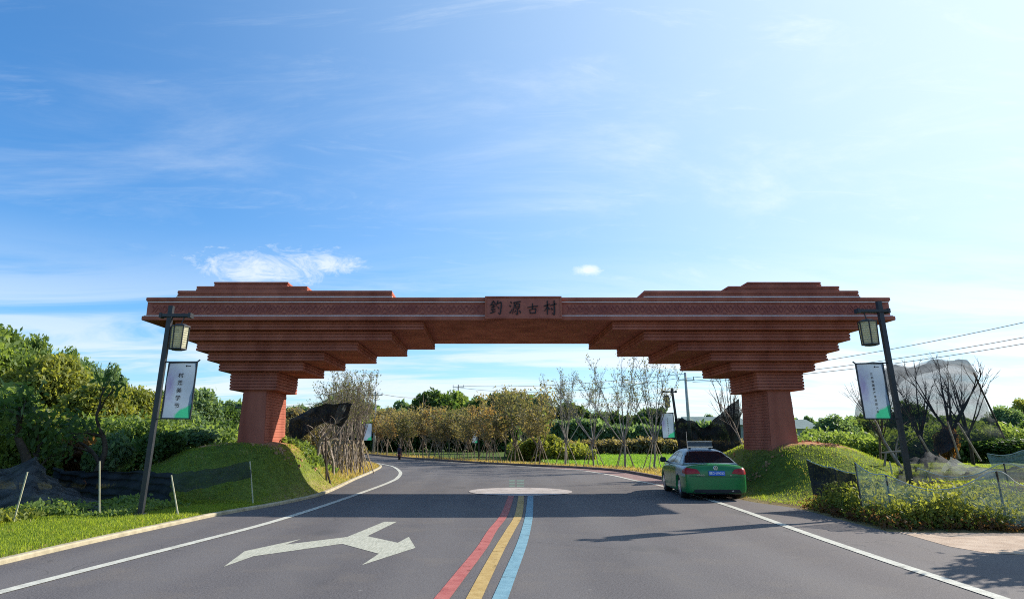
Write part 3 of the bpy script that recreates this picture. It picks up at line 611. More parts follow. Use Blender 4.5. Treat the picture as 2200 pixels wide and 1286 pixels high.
# ------------------------------------------------------------------ street lamps with hung banners
def text_mesh(body, size, m=None, ext=.003):
    cu = bpy.data.curves.new('lettering', 'FONT'); cu.body = body; cu.size = size; cu.align_x = 'CENTER'; cu.align_y = 'CENTER'; cu.extrude = ext; cu.resolution_u = 3; cu.offset = .004*size/.1*.3
    o = bpy.data.objects.new('tmp', cu); C.objects.link(o); bpy.context.view_layer.update()
    me = bpy.data.meshes.new_from_object(o, depsgraph=bpy.context.evaluated_depsgraph_get()); bpy.data.objects.remove(o); bpy.data.curves.remove(cu)
    me.materials.clear(); return me
def lamp(Y, top, base, arm, hook, lan, label, group='lantern street lamps along the road', w=.105, simple=False, dy=0.):
    """top, base: pixel ends of the post; arm: (x0, x1, y); lan: (x0, x1, ytop, ybot)"""
    T = Vector(P(*top, Y)); bx = P(*base, Y); B = Vector((bx[0], Y, Z(bx[0], Y)-.05))
    e = thing('street_lamp', label, 'street lamp', B, group)
    def pt(name, mb, m, par=None): return link(name, mb.mesh(name), m, e, False, B) if par is None else link(name, mb.mesh(name), m, par)
    pt('pole', MB().bar(B, T, w, w, (0, 1, 0)), M['black'])
    up = (T-B).normalized(); sx = up.cross(Vector((0, 1, 0))).normalized()
    pt('base_plate', MB().box(B.x-w*1.1, B.x+w*1.1, Y-w*1.1, Y+w*1.1, B.z+.03, B.z+.09), M['black'])
    A0, A1 = Vector(P(arm[0], arm[2], Y)), Vector(P(arm[1], arm[2]+(arm[3] if len(arm) > 3 else 0), Y))
    am = MB().bar(A0-Vector((0, w*.62, 0)), A1-Vector((0, w*.62, 0)), .07, .045, (0, 1, 0)).bar(A0+Vector((0, w*.62, 0)), A1+Vector((0, w*.62, 0)), .07, .045, (0, 1, 0))
    for q in (A0, A1): am.bar(q+Vector((0, -w*.9, 0)), q+Vector((0, w*.9, 0)), .06, .11)
    pt('cross_arm', am, M['black'])
    x0, x1, y0, y1 = lan; tL, tR, bb = Vector(P(x0, y0, Y)), Vector(P(x1, y0, Y)), Vector(P((x0+x1)/2, y1, Y))
    cx, r = (tL.x+tR.x)/2, (tR.x-tL.x)/2; zt, zb_ = tL.z, bb.z; hk = Vector(P(hook[0], hook[1], Y)); h = zt-zb_
    up2 = up; slant = (up2.x/up2.z)
    def hexa(z, rr, sc=1.): return [(cx+slant*(z-zt)*.6+rr*math.cos(a), Y+rr*math.sin(a), z) for a in np.arange(6)*PI/3+PI/6*.4]
    def prism(za, ra, zc, rc): return MB().add(hexa(za, ra)+hexa(zc, rc), [tuple(range(5, -1, -1)), tuple(range(6, 12))]+[(i, (i+1) % 6, 6+(i+1) % 6, 6+i) for i in range(6)])
    ln = pt('lantern', prism(zb_+.04*h, r*.88, zt-.03*h, r*.95), M['paper'])
    fr = MB(); lo, hi = hexa(zb_+.03*h, r*.91), hexa(zt, r*.99)
    for i in range(6):
        fr.bar(lo[i], hi[i], .022); fr.bar(lo[i], lo[(i+1) % 6], .03); fr.bar(hi[i], hi[(i+1) % 6], .03)
    if not simple:
        for i in range(6):
            a0, b0, a1, b1 = map(Vector, (lo[i], lo[(i+1) % 6], hi[i], hi[(i+1) % 6]))
            for t in np.linspace(.1, .9, 9): fr.bar(a0.lerp(a1, t), b0.lerp(b1, t), .0035)
    pt('lantern_frame', fr, M['black'], ln)
    pt('lantern_cap', prism(zt-.01*h, r*1.06, zt+.10*h, r*.55), M['black'], ln)
    pt('lantern_base', prism(zb_-.03*h, r*.62, zb_+.045*h, r*.78), M['black'], ln)
    pt('hook', MB().bar((cx, Y, zt+.09*h), (hk.x, Y, hk.z), .02), M['black'], ln)
    return e, B, T
def banner(Y, TL, TR, BR, BL, polex_t, polex_b, text, label, size, tx, ty0, ty1, mat_, flick=1, letters=True):
    c = [Vector(P(*q, Y)) for q in (TL, TR, BR, BL)]; pt_, pb = Vector(P(*polex_t, Y)), Vector(P(*polex_b, Y))
    base = c[3].copy(); e = thing('hanging_banner', label, 'banner', base, 'festival banners hung on the street lamps')
    me = bpy.data.meshes.new('banner_cloth'); n = 8; V = []; U = []
    for j in range(n+1):
        for i in range(5):
            u, v = i/4, j/n; p = c[3].lerp(c[2], u).lerp(c[0].lerp(c[1], u), v); V.append(p+Vector((0, .02*math.sin(u*3+v*7), 0))); U.append((u, v))
    F = [(j*5+i, j*5+i+1, (j+1)*5+i+1, (j+1)*5+i) for j in range(n) for i in range(4)]
    me.from_pydata(V, [], F); uv = me.uv_layers.new(name='UVMap')
    for l in me.loops: uv.data[l.index].uv = U[l.vertex_index]
    link('banner_cloth', me, mat_, e, True, base)
    s = (c[0]-c[1]).length; fw = .028*s/.6
    fm = MB()
    for a, b in ((0, 1), (1, 2), (2, 3), (3, 0)): fm.bar(c[a], c[b], fw)
    link('banner_frame', fm.mesh('banner_frame'), M['black'], e, False, base)
    side = 1 if pt_.x < c[0].x else -1
    far_t = c[1] if side > 0 else c[0]; near_b = c[3] if side > 0 else c[2]
    link('bracket', MB().bar(pt_, far_t+Vector((0, 0, 0)), .03).bar(far_t, far_t+Vector((side*.06, 0, .05)), .026).mesh('bracket'), M['black'], e, False, base)
    link('bracket', MB().bar(pb, c[2] if side > 0 else c[3], .022).mesh('bracket'), M['black'], e, False, base)
    if letters:
        yd = (c[0]-c[3]).normalized(); k = len(text)
        for i, chh in enumerate(text):
            t = ty0+(ty1-ty0)*i/max(1, k-1); p = c[3].lerp(c[2], tx).lerp(c[0].lerp(c[1], tx), 1-t)
            lm = text_mesh(chh, size); o = link('character', lm, M['ink'], e, False); o.location = p-base+Vector((0, -.028, 0)); o.rotation_euler = (PI/2, 0, 0)
        # small emblem near the top
        p = c[3].lerp(c[2], .66).lerp(c[0].lerp(c[1], .66), .93)
        link('emblem', MB().disc((p.x, p.y-.03, p.z), .022, 'y', 8, .004).box(p.x+.03, p.x+.10, p.y-.032, p.y-.028, p.z-.008, p.z+.008).mesh('emblem'), M['ink'], e, False, base)
    return e
YL = G(300, 1110)[1]
lamp(YL, (369, 657), (301, 1110), (348, 410, 678), (396, 682), (370, 407, 701, 751), 'black lantern lamp post leaning inward on the left grass beside the shade net')
banner(YL-.0, (364, 779), (424, 777), (408, 899), (346, 898), (355, 777), (334, 899), '村落美学节', 'lilac and green banner with five large characters on the left lamp post', .125, .5, .24, .78, M['banner'])
YR = 16.3
lamp(YR, (1887, 647), (1957, 1040), (1842, 1906, 668), (1856, 671), (1844, 1881, 691, 741), 'black lantern lamp post leaning inward behind the weed bed right of the gateway')
banner(YR, (1838, 781), (1896, 779), (1916, 899), (1858, 899), (1911, 779), (1932, 899), '江西省旅游产业发展大会', 'lilac and green banner with a long small column of characters, right lamp post', .062, .50, .20, .88, M['banner'])
YMd = 36.
lamp(YMd, (1443, 833), (1468, 1012), (1424, 1452, 841), (1431, 842), (1426, 1438, 851, 874), 'black lantern lamp post behind the taxi, against the dark net', simple=True)
banner(YMd, (1419, 888), (1446, 886), (1451, 939), (1424, 941), (1450, 886), (1457, 940), '江西省旅游产业发展大会', 'small pale banner on the lamp post behind the taxi', .062, .50, .20, .88, M['banner'])
YF = 50.
lamp(YF, (1028, 886), (1029, 990), (1018, 1035, 891), (1022, 892), (1018, 1026, 897, 913), 'slim black lamp post far off among the staked trees straight ahead', simple=True)
banner(YF, (1014.5, 924), (1027, 923), (1027, 951), (1014.5, 951), (1028, 923), (1028, 951), '江西', 'tiny pale banner on the farthest lamp post straight ahead', .1, .50, .3, .7, M['banner'], letters=False)
lamp(46., (775, 880), (777, 1000), (770, 792, 885), (786, 886), (781, 790, 890, 905), 'thin black lamp post at the bend, half hidden by the staked trees', simple=True)
banner(46., (781, 910), (799, 908), (799, 945), (781, 946), (776, 910), (776, 946), '村落', 'small pale banner at the road bend beside the bundle of staked trees', .1, .5, .3, .7, M['banner'], letters=False)

# ------------------------------------------------------------------ trees
def rot_about(v, ax, a): return Matrix.Rotation(a, 3, ax) @ v
def grow(seed, height, trunk_r, levels=4, spread=.5, first=.3, nb=(3, 4), up=.35, shrink=.68, lean=(0, 0), wob=.12, seg=4, k0=6, rsh=.6):
    """returns (MB of branches, list of twig end points)"""
    r = random.Random(seed); mb = MB(); tips = []
    def br(p, d, ln, rad, lv):
        pts = [np.array(p)]; q = Vector(p); dd = d.copy()
        for i in range(seg):
            dd = (dd+Vector((r.gauss(0, wob), r.gauss(0, wob), r.gauss(0, wob*.5)+up*.12))).normalized(); q = q+dd*ln/seg; pts.append(np.array(q))
        rr = np.linspace(rad, rad*.62 if lv > 0 else rad*.3, seg+1)
        mb.tube(pts, rr, max(3, k0-(levels-lv)), cap=False)
        if lv <= 1: tips.extend([pts[-1], pts[-2], (pts[-1]+pts[-2])/2] if lv == 0 else [pts[-1]])
        if lv == 0: return
        n = r.randint(*nb); ph = r.uniform(0, 6.28)
        for i in range(n):
            t = 1. if i == 0 else r.uniform(.35 if lv < levels else first, .98); idx = min(seg-1, int(t*seg)); base = pts[idx]+(pts[idx+1]-pts[idx])*(t*seg-idx) if t < 1 else pts[-1]
            a = ph+i*2.4; tilt = spread*r.uniform(.6, 1.25)*(1 if i else .35)
            side = Vector((math.cos(a), math.sin(a), 0)); ax = dd.cross(side); 
            if ax.length < .05: ax = Vector((1, 0, 0))
            nd_ = rot_about(dd, ax.normalized(), tilt); nd_ = (nd_+Vector((0, 0, up*.5))).normalized()
            br(base, nd_, ln*shrink*r.uniform(.75, 1.2), rad*rsh*(1.05 if i == 0 else .8), lv-1)
    tot = sum(shrink**i for i in range(levels+1)); d0 = Vector((lean[0], lean[1], 1)).normalized()
    br((0, 0, -.15), d0, height/tot*1.12, trunk_r, levels); return mb, np.array(tips)
def leaves(centers, per, sig, size, seed, aspect=1.9, droop=.3, flat=.0):
    g = np.random.default_rng(seed); n = len(centers)*per
    c = np.repeat(centers, per, 0)+g.normal(0, 1, (n, 3))*np.array([sig, sig, sig*.75])
    a = g.normal(0, 1, (n, 3)); a /= np.linalg.norm(a, axis=1, keepdims=True)
    b = np.cross(a, g.normal(0, 1, (n, 3))); b /= np.linalg.norm(b, axis=1, keepdims=True); b[:, 2] -= droop; 
    s = size*g.uniform(.6, 1.3, (n, 1)); L_ = b*s*aspect/2; w = np.cross(a, b); w /= (np.linalg.norm(w, axis=1, keepdims=True)+1e-9); w = w*s/2
    return np.stack([c-L_, c+w-L_*.1, c+L_, c-w-L_*.1], 1)
def blob_points(n, seed, rx, ry, rz, lobes=9, lobe_r=.42, cz=0.):
    """clumps of foliage spread over an uneven crown"""
    g = np.random.default_rng(seed); d = g.normal(0, 1, (lobes, 3)); d /= np.linalg.norm(d, axis=1, keepdims=True); d[:, 2] = np.abs(d[:, 2])*1.1-.25
    lc = d*np.array([rx, ry, rz])*(1-lobe_r)*g.uniform(.75, 1.12, (lobes, 1)); lr = lobe_r*g.uniform(.6, 1.2, lobes)
    k = g.integers(0, lobes, n); u = g.normal(0, 1, (n, 3)); u /= np.linalg.norm(u, axis=1, keepdims=True)
    r = g.uniform(.45, 1.03, (n, 1))**.6
    p = lc[k]+u*r*lr[k][:, None]*np.array([rx, ry, rz]); p[:, 2] += cz
    return p
# prototypes; copies share their mesh data
def leafy_proto(seed, rx, rz, ht, size, n, lobes=10, dense=3):
    mb, tips = grow(seed, ht*.8, ht*.028, 3, .6, .35, (3, 4), .3, .7)
    tips = tips[tips[:, 2] > ht*.3]
    cl = blob_points(n//dense, seed, rx, rx, rz, lobes, .40, ht-rz*.95)
    V = leaves(cl, dense, .16, size, seed+1)
    return mb.mesh('trunk'), quads_mesh('crown', V)
PR = {}
PR['round'] = [leafy_proto(s, 2.5, 2.6, 6., .15, 21000, 26) for s in (11, 12, 13)]
PR['far'] = [leafy_proto(s, 3.2, 3.4, 8., .30, 7500, 12) for s in (21, 22)]
PR['bush'] = [leafy_proto(s, 1.3, 1.1, 2.0, .13, 5200, 8) for s in (31, 32)]
def plant(name, proto, m, loc, sc, label, cat, group=None, rz=None, sz=None, bark='bark'):
    x, y = loc[:2]; z = Z(x, y) if len(loc) < 3 else loc[2]
    e = thing(name, label, cat, (x, y, z-.05), group, (0, 0, random.uniform(0, 6.28) if rz is None else rz)); e.scale = (sc, sc, sz or sc)
    for nm, me, mm in (('trunk', proto[0], M[bark]), ('crown', proto[1], M[m])):
        o = bpy.data.objects.new(nm, me); C.objects.link(o); o.parent = e
        if not me.materials: me.materials.append(mm)
        o.material_slots[0].link = 'OBJECT'; o.material_slots[0].material = mm
    return e
def leafy(px, top, Y, kind, m, hw, label, cat='tree', group=None, name='broadleaf_tree', i=0):
    """tree whose crown tops out at pixel row top over pixel column px, at depth Y"""
    pr = PR[kind][i % len(PR[kind])]; H0 = {'round': 6., 'far': 8., 'bush': 2.0}[kind]; R0 = {'round': 2.5, 'far': 3.2, 'bush': 1.3}[kind]
    p = P(px, top, Y); z0 = Z(p[0], Y); h = p[2]-z0; wpx = hw*Y/1500.
    return plant(name, pr, m, (p[0], Y), wpx/R0, label, cat, group, None, h/H0)
GL = 'leafy trees of the grove on the left'
for i, (px, top, Y, m, hw, lab) in enumerate([
    (-70, 660, 33, 'leaf_a', 130, 'tall green tree cut by the left edge of the picture, highest of the grove'),
    (28, 692, 36, 'leaf_a', 95, 'tall mid-green tree with a broad top at the far left of the grove'),
    (78, 702, 37, 'leaf_a', 62, 'green treetop with pointed sprays between the two tallest grove trees'),
    (150, 732, 36, 'leaf_a', 58, 'green tree stepping down from the highest part of the grove'),
    (112, 745, 33, 'leaf_b', 95, 'yellow-green tree behind the leaning dark trunk'),
    (180, 752, 38, 'leaf_d', 48, 'narrow bluish-green treetop beside the highest part of the grove'),
    (248, 770, 41, 'leaf_d', 45, 'loose bluish treetop standing alone above the grove'),
    (215, 812, 31, 'leaf_b', 85, 'olive-green tree behind the upright dark tree and bamboo stake'),
    (295, 815, 34, 'leaf_b', 62, 'yellowish rounded tree just left of the left lamp post'),
    (352, 826, 39, 'leaf_c', 50, 'dark green tree directly behind the left banner'),
    (420, 822, 36, 'leaf_d', 70, 'light green tree with a ragged top right of the left banner'),
    (492, 862, 38, 'leaf_c', 52, 'deep green tree touching the left pillar'),
    (395, 868, 30, 'leaf_d', 75, 'pale bluish-green low tree below the left banner'),
    (470, 895, 31, 'leaf_c', 60, 'low dark green tree just above the grass mound by the left pillar'),
    (20, 815, 27, 'leaf_a', 95, 'bright green low tree at the left edge behind the draped net'),
    (120, 870, 28, 'leaf_b', 75, 'low yellow-green tree behind the peak of the draped net'),
    (320, 905, 28, 'leaf_c', 60, 'low dark tree immediately left of the lamp post foot'),
]): leafy(px, top, Y, 'round', m, hw, lab, 'tree', GL, i=i)
for i, (px, top, Y, m, hw, lab) in enumerate([
    (60, 925, 22, 'leaf_a', 70, 'green bush behind the peak of the draped black net'),
    (160, 935, 23, 'leaf_g', 60, 'brownish bush between the two dark trees'),
    (250, 930, 22.5, 'leaf_d', 60, 'pale green bush behind the middle bamboo stake'),
    (345, 925, 22, 'leaf_c', 60, 'dark bush behind the foot of the left lamp post'),
    (430, 915, 24, 'leaf_d', 62, 'light green bush at the left flank of the mound'),
]): leafy(px, top, Y, 'bush', m, hw, lab, 'bush', 'bushes behind the black net fence', 'bush', i=i)
def branch_tree(name, label, cat, base, Y, h, seed, bark, leafmat=None, per=4, sig=.25, size=.1, group=None, z=None, **kw):
    x = P(base, 900, Y)[0]; zz = Z(x, Y) if z is None else z
    e = thing(name, label, cat, (x, Y, zz), group); mb, tips = grow(seed, h, kw.pop('tr', .09), **kw)
    link('trunk', mb.mesh('trunk'), M[bark], e, True)
    if leafmat: link('crown', quads_mesh('crown', leaves(tips, per, sig, size, seed)), M[leafmat], e)
    return e
branch_tree('gnarled_tree', 'dark gnarled tree leaning right behind the peaked black net', 'tree', 92, 20.5, 3.6, 5, 'darkbark', 'leaf_c', 5, .22, .12, tr=.20, levels=4, spread=.75, first=.3, nb=(2, 3), up=.12, shrink=.72, lean=(.55, .0), wob=.2, seg=5)
branch_tree('gnarled_tree', 'dark upright gnarled tree with forking limbs beside the tall bamboo stake', 'tree', 214, 21., 3.0, 9, 'darkbark', 'leaf_c', 5, .22, .11, tr=.15, levels=4, spread=.7, first=.3, nb=(2, 3), up=.12, shrink=.72, wob=.2, seg=5)
branch_tree('gnarled_tree', 'leafy tree at the left edge above the draped net', 'tree', -15, 20., 3.3, 15, 'darkbark', 'leaf_a', 12, .3, .13, tr=.14, levels=4, spread=.7, first=.3, nb=(2, 3), up=.15, shrink=.72, wob=.2, seg=5)

# young staked trees: thin ascending boughs, leaves only at the tips, four props tied at chest height
def vase(seed, h, tr, fork, n=6, spread=.42, twigs=7, tl=.9):
    """thin young tree: clean trunk, then long boughs rising in a vase with fine twigs"""
    r = random.Random(seed); mb = MB(); tips = []
    pt = [np.array((r.gauss(0, .015)*i, r.gauss(0, .015)*i, -.15+(fork+.15)*i/4)) for i in range(5)]
    mb.tube(pt, np.linspace(tr, tr*.8, 5), 7, cap=False)
    for i in range(n):
        az = i*2*PI/n*1.0+r.uniform(-.5, .5); k = r.uniform(.25, 1.) if i else .05; tilt = spread*k*1.5; L_ = (h-fork)*r.uniform(.78, 1.0)*(1.0 if i else 1.04)
        q = Vector(pt[-1])+Vector((0, 0, -r.uniform(0, .35))); d = Vector((math.cos(az)*math.sin(tilt), math.sin(az)*math.sin(tilt), math.cos(tilt))); P_ = [np.array(q)]; D_ = []
        m = 8
        for j in range(m):
            d = (d+Vector((r.gauss(0, .05), r.gauss(0, .05), .035))).normalized(); q = q+d*L_/m; P_.append(np.array(q)); D_.append(d.copy())
        rr = np.linspace(tr*.52, .006, m+1); mb.tube(P_, rr, 5, cap=False); tips.append(P_[-1])
        for t in range(twigs):
            f = r.uniform(.28, .97); j = min(m-1, int(f*m)); b0 = Vector(P_[j]).lerp(Vector(P_[j+1]), f*m-j); a2 = r.uniform(0, 6.28)
            d2 = (D_[j]+Vector((math.cos(a2), math.sin(a2), .15))*r.uniform(.4, .75)).normalized(); l2 = tl*r.uniform(.55, 1.2)*(1.15-f*.5); q2 = b0; Q = [np.array(q2)]
            for _ in range(4): d2 = (d2+Vector((r.gauss(0, .09), r.gauss(0, .09), .09))).normalized(); q2 = q2+d2*l2/4; Q.append(np.array(q2))
            mb.tube(Q, np.linspace(tr*.17, .004, 5), 4, cap=False); tips += [Q[-1], Q[3]]
            for _ in range(3):
                g = r.randint(1, 3); a3 = r.uniform(0, 6.28); d3 = (d2+Vector((math.cos(a3), math.sin(a3), 0))*.7).normalized(); e3 = Vector(Q[g])+d3*l2*r.uniform(.25, .5)
                mb.tube([Q[g], (Vector(Q[g])+e3)/2+Vector((0, 0, -.01)), e3], [tr*.09, .005, .003], 3, cap=False); tips.append(np.array(e3))
    return mb, np.array(tips)
def young_proto(seed, h, tr, per, size, n=6, spread=.42, twigs=7, tl=.9, sig=.1, fork=1.5):
    mb, tips = vase(seed, h, tr, fork, n, spread, twigs, tl)
    return mb.mesh('trunk'), quads_mesh('crown', leaves(tips, per, sig, size, seed))
def stake_mesh(a, rr, hh, r=.026): return MB().tube([(rr*math.cos(a), rr*math.sin(a), -.1), (.04*math.cos(a), .04*math.sin(a), hh)], [r, r*.8], 5).mesh('stake')
STK = [stake_mesh(a, .72, 1.5) for a in (.3, 1.9, 3.5, 5.0)]
def staked(px, Y, proto, m, sc, label, group, bark='bark', rz=None, stakes=4, x=None):
    x = P(px, 950, Y)[0] if x is None else x
    e = thing('young_tree', label, 'young tree', (x, Y, Z(x, Y)), group, (0, 0, random.uniform(0, 6.28) if rz is None else rz))
    for nm, me, mm in (('trunk', proto[0], M[bark]), ('crown', proto[1], M[m])):
        o = bpy.data.objects.new(nm, me); C.objects.link(o); o.parent = e; o.scale = (sc, sc, sc)
        if not me.materials: me.materials.append(mm)
        o.material_slots[0].link = 'OBJECT'; o.material_slots[0].material = mm
    for s in STK[:stakes]: link('stake', s, M['stake'], e)
    tie = bpy.data.meshes.get('tie') or MB().tube([(0, 0, 1.32), (0, 0, 1.5)], [.085, .085], 8).mesh('tie')
    link('tie', tie, M['stake'], e)
    return e
YT = [young_proto(s, 6.3, .062, 2, .052, 9, .56, 12, 1.15, .07, 1.5) for s in (41, 42, 43)]
GY = 'staked young trees in the row along the far kerb'
for i, (px, py, top, lab) in enumerate([
    (1404, 1011, 775, 'tall sparse staked tree next to the lamp post behind the taxi'),
    (1341, 1006, 762, 'tallest sparse staked tree, its twigs reaching the gateway beam'),
    (1273, 1002.5, 790, 'sparse staked tree with two thin leaders, left of the tallest one'),
    (1215, 999, 798, 'slender sparse staked tree where the bright field begins')]):
    Y = G(px, py+1)[1]; h = P(px, top, Y)[2]
    staked(px, Y, YT[i % 3], 'leaf_f', h/6.1, lab, GY, 'greybark')
YB = [young_proto(s, 4.4, .05, 3, .105, 9, .62, 10, .95, .16, 1.1) for s in (51, 52, 53)]
ordn = ['next left of the slender sparse one, beside the field edge', 'second left of the field edge, with a full brown crown', 'third left of the field edge, before the dark green trees', 'just right of the far lamp post', 'just left of the far lamp post', 'below the pale utility pole in the middle', 'second left of the utility pole', 'third left of the utility pole, right of the dark evergreen', 'below the dark round evergreen', 'nearest right of the motor scooter rider', 'directly behind the motor scooter rider', 'next left of the motor scooter rider', 'at the far bend of the road']
for i, px in enumerate([1159, 1102, 1062, 1040, 1010, 980, 954, 930, 905, 882, 862, 836, 812]):
    kx = np.interp(px, [787, 833, 887, 973, 1050, 1150, 1250], [976, 980.5, 985, 991, 996, 1001, 1006]); Y = G(px, kx)[1]+1.2; h = P(px, [870, 850, 868, 876, 884, 880, 882, 876, 880, 884, 886, 880, 876][i], Y)[2]
    staked(px+[0, 4, -3, 5, -4, 2, -5, 3, 4, -3, 2, -4, 0][i], Y+[.2, 1.6, 0, 1.1, .4, 2., .1, 1.2, .3, 1.7, .2, .9, .2][i], YB[i*2 % 3], ('leaf_e', 'leaf_f', 'leaf_e', 'leaf_h')[i % 4], h/4.3*[1, 1.08, .86, 1.05, .92, 1.1, .84, 1., 1.12, .9, 1.02, .88, 1.][i], 'brown-leafed staked young tree '+ordn[i], 'brown-leafed staked young trees at the bend')
# second rank behind them
for i, (px, Y, top, lab) in enumerate([(1130, 56, 826, 'taller olive-brown young tree behind the row, right of the far lamp'), (1085, 58, 836, 'olive-brown young tree of the second rank behind the far lamp'), (1020, 66, 868, 'brown tree of the second rank above the far banner'), (965, 70, 872, 'brown tree of the second rank below the utility pole'), (915, 74, 876, 'brown tree of the second rank under the evergreen'), (860, 76, 874, 'brown tree of the second rank above the scooter rider'), (820, 78, 870, 'brown tree of the second rank at the bend')]):
    h = P(px, top, Y)[2]-Z(P(px, 950, Y)[0], Y); staked(px, Y, YB[(i+1) % 3], 'leaf_e', h/4.3, lab, 'second rank of brown-leafed trees', stakes=0)
# crowded nursery of staked trees inside the bend
YC = [young_proto(s, 6.0, .055, 1, .06, 7, .34, 10, .9, .06, 1.9) for s in (61, 62)]
spots = [(776, 33.5, 808), (768, 35.5, 792), (757, 33, 800), (748, 36, 786), (738, 31.5, 815), (728, 35, 790), (717, 33, 812), (752, 39, 796), (733, 39, 806), (765, 40, 800), (745, 43, 800), (722, 43, 812), (704, 38, 840), (693, 34, 860), (778, 38.5, 806), (700, 45, 842), (680, 41, 862), (660, 44, 865)]
desc = ['nearest the kerb tip of the bend', 'second from the kerb tip', 'third from the kerb tip, bent slightly', 'tallest of the crowd inside the bend', 'at the front of the crowd, before the mound', 'behind the hanging end of the black net', 'right of the pruned tree under the net', 'in the middle of the crowd, back row', 'behind the folded net end, back row', 'back row behind the kerb tip', 'farthest back in the crowd', 'farthest back, left part of the crowd', 'over the folded net', 'close to the pruned tree, left part', 'hard against the small bend banner', 'far back between net and gateway', 'far back above the black net', 'far back beside the left pillar']
for i, (px, Y, top) in enumerate(spots):
    x = P(px, 950, Y)[0]; h = P(px, top, Y)[2]-Z(x, Y)
    staked(px, Y, YC[i % 2], 'leaf_f', h/5.9, 'thin staked tree '+desc[i], 'crowded staked trees inside the bend', 'palebark' if i % 2 else 'bark')
for i in range(7):
    px = 630+i*9; Y = 36+i*.5; x = P(px, 950, Y)[0]
    staked(px, Y, YB[i % 3], 'leaf_e', .62, 'short brown-leafed staked tree %s beyond the left mound' % ['hard by the left pillar', 'second from the left pillar', 'third from the left pillar', 'under the left tip of the net', 'left of the pruned trunk', 'behind the pruned trunk', 'right of the pruned trunk'][i], 'short staked trees beyond the left mound')

# far evergreens and belts
for i, (px, top, Y, m, hw, lab) in enumerate([
    (935, 822, 84, 'leaf_c', 58, 'dark round evergreen, leftmost of the far treetops under the gateway'),
    (975, 832, 92, 'leaf_a', 42, 'green treetop between the evergreen and the utility pole'),
    (1022, 838, 88, 'leaf_a', 38, 'green treetop just right of the utility pole'),
    (1072, 836, 86, 'leaf_c', 38, 'dark green treetop right of centre'),
    (1105, 824, 74, 'leaf_c', 42, 'deep green tree, tallest right of centre behind the brown rank'),
    (1150, 870, 62, 'leaf_a', 38, 'green tree at the near end of the brown rank'),
    (1178, 925, 52, 'leaf_b', 32, 'bright green rounded tree left of the field'),
    (1150, 935, 50, 'leaf_b', 30, 'low bright green tree beside the far kerb'),
    (870, 866, 95, 'leaf_d', 34, 'small bluish far treetop left of the evergreen'),
    (642, 868, 60, 'leaf_e', 50, 'olive treetop just right of the left pillar'),
    (760, 856, 62, 'leaf_a', 44, 'green treetop behind the crowded staked trees'),
    (700, 862, 66, 'leaf_d', 36, 'bluish treetop behind the black net')]):
    leafy(px, top, Y, 'far', m, hw, lab, 'tree', 'far leafy trees seen under the gateway', i=i)
RB = 'leafy trees on the right beyond the mound'
for i, (px, top, Y, m, hw, lab) in enumerate([
    (1790, 882, 42, 'leaf_d', 50, 'pale green rounded tree right of the right pillar'),
    (1750, 915, 40, 'leaf_a', 38, 'dark green bushy tree against the right pillar'),
    (1850, 890, 46, 'leaf_a', 60, 'green tree behind the right banner'),
    (1955, 850, 38, 'leaf_c', 52, 'dark leafy tree veiled by the big thin net'),
    (2050, 888, 42, 'leaf_c', 70, 'dark tree behind the netted bare trees'),
    (2150, 862, 44, 'leaf_d', 45, 'green tree right of the netted trees'),
    (2195, 845, 46, 'leaf_b', 45, 'lighter green treetop at the right edge'),
    (2270, 870, 40, 'leaf_c', 80, 'dark tree cut by the right edge'),
    (2140, 930, 33, 'leaf_c', 70, 'low dark tree beside the slanting net rope'),
    (1890, 925, 36, 'leaf_d', 70, 'low dark tree behind the right lamp post')]):
    leafy(px, top, Y, 'round', m, hw, lab, 'tree', RB, i=i)
def belt(name, label, x0, x1, Y, zt0, zt1, m, n, size, seed, depth=6, amp=.25):
    g = np.random.default_rng(seed); k = n; x = g.uniform(x0, x1, k); t = (x-x0)/(x1-x0)
    top = (zt0+(zt1-zt0)*t)*(1+amp*(np.sin(x*.35+seed)*.5+np.sin(x*.93+seed*2)*.3+np.sin(x*2.3)*.2))
    y = Y+g.uniform(0, depth, k); zz = top*g.uniform(0, 1, k)**.55
    V = leaves(np.stack([x, y, zz], 1), 2, .25, size, seed)
    stuff(link(name, quads_mesh(name, V), M[m]), label, 'woods')
belt('far_woods', 'dark far-off belt of trees across the field', 10, 31, 118, 6.0, 5.2, 'leaf_c', 16000, .55, 3)
belt('field_hedge', 'grey-green hedge along the back of the bright field', 8.5, 30, 86, 3.2, 2.6, 'leaf_d', 16000, .34, 4, 3)
belt('field_scrub', 'brown scrub line at the near foot of the hedge', 7, 32, 76, 1.0, 1.1, 'leaf_e', 9000, .22, 8, 2)
belt('far_treeline', 'low hazy treeline on the horizon behind the road', -60, 12, 130, 7., 8., 'leaf_d', 26000, .6, 5)
belt('distant_woods', 'distant woods on the right horizon', 38, 120, 140, 4.0, 5.0, 'leaf_d', 24000, .65, 6)
belt('left_understory', 'dense undergrowth filling the foot of the left grove', -34, -9.5, 27, 2.6, 1.8, 'leaf_a', 42000, .11, 7, 3)
belt('bend_undergrowth', 'dry undergrowth beneath the crowded staked trees', -16, -8.6, 44, 1.5, 1.1, 'leaf_e', 9000, .12, 9, 6)
belt('far_understory', 'dark undergrowth behind the brown-leafed row', -22, 4, 80, 3.4, 3.0, 'leaf_c', 20000, .25, 10, 3)
belt('right_undergrowth', 'shadowy undergrowth behind the right mound', 14, 36, 33, 1.7, 1.9, 'leaf_a', 26000, .11, 12, 3)
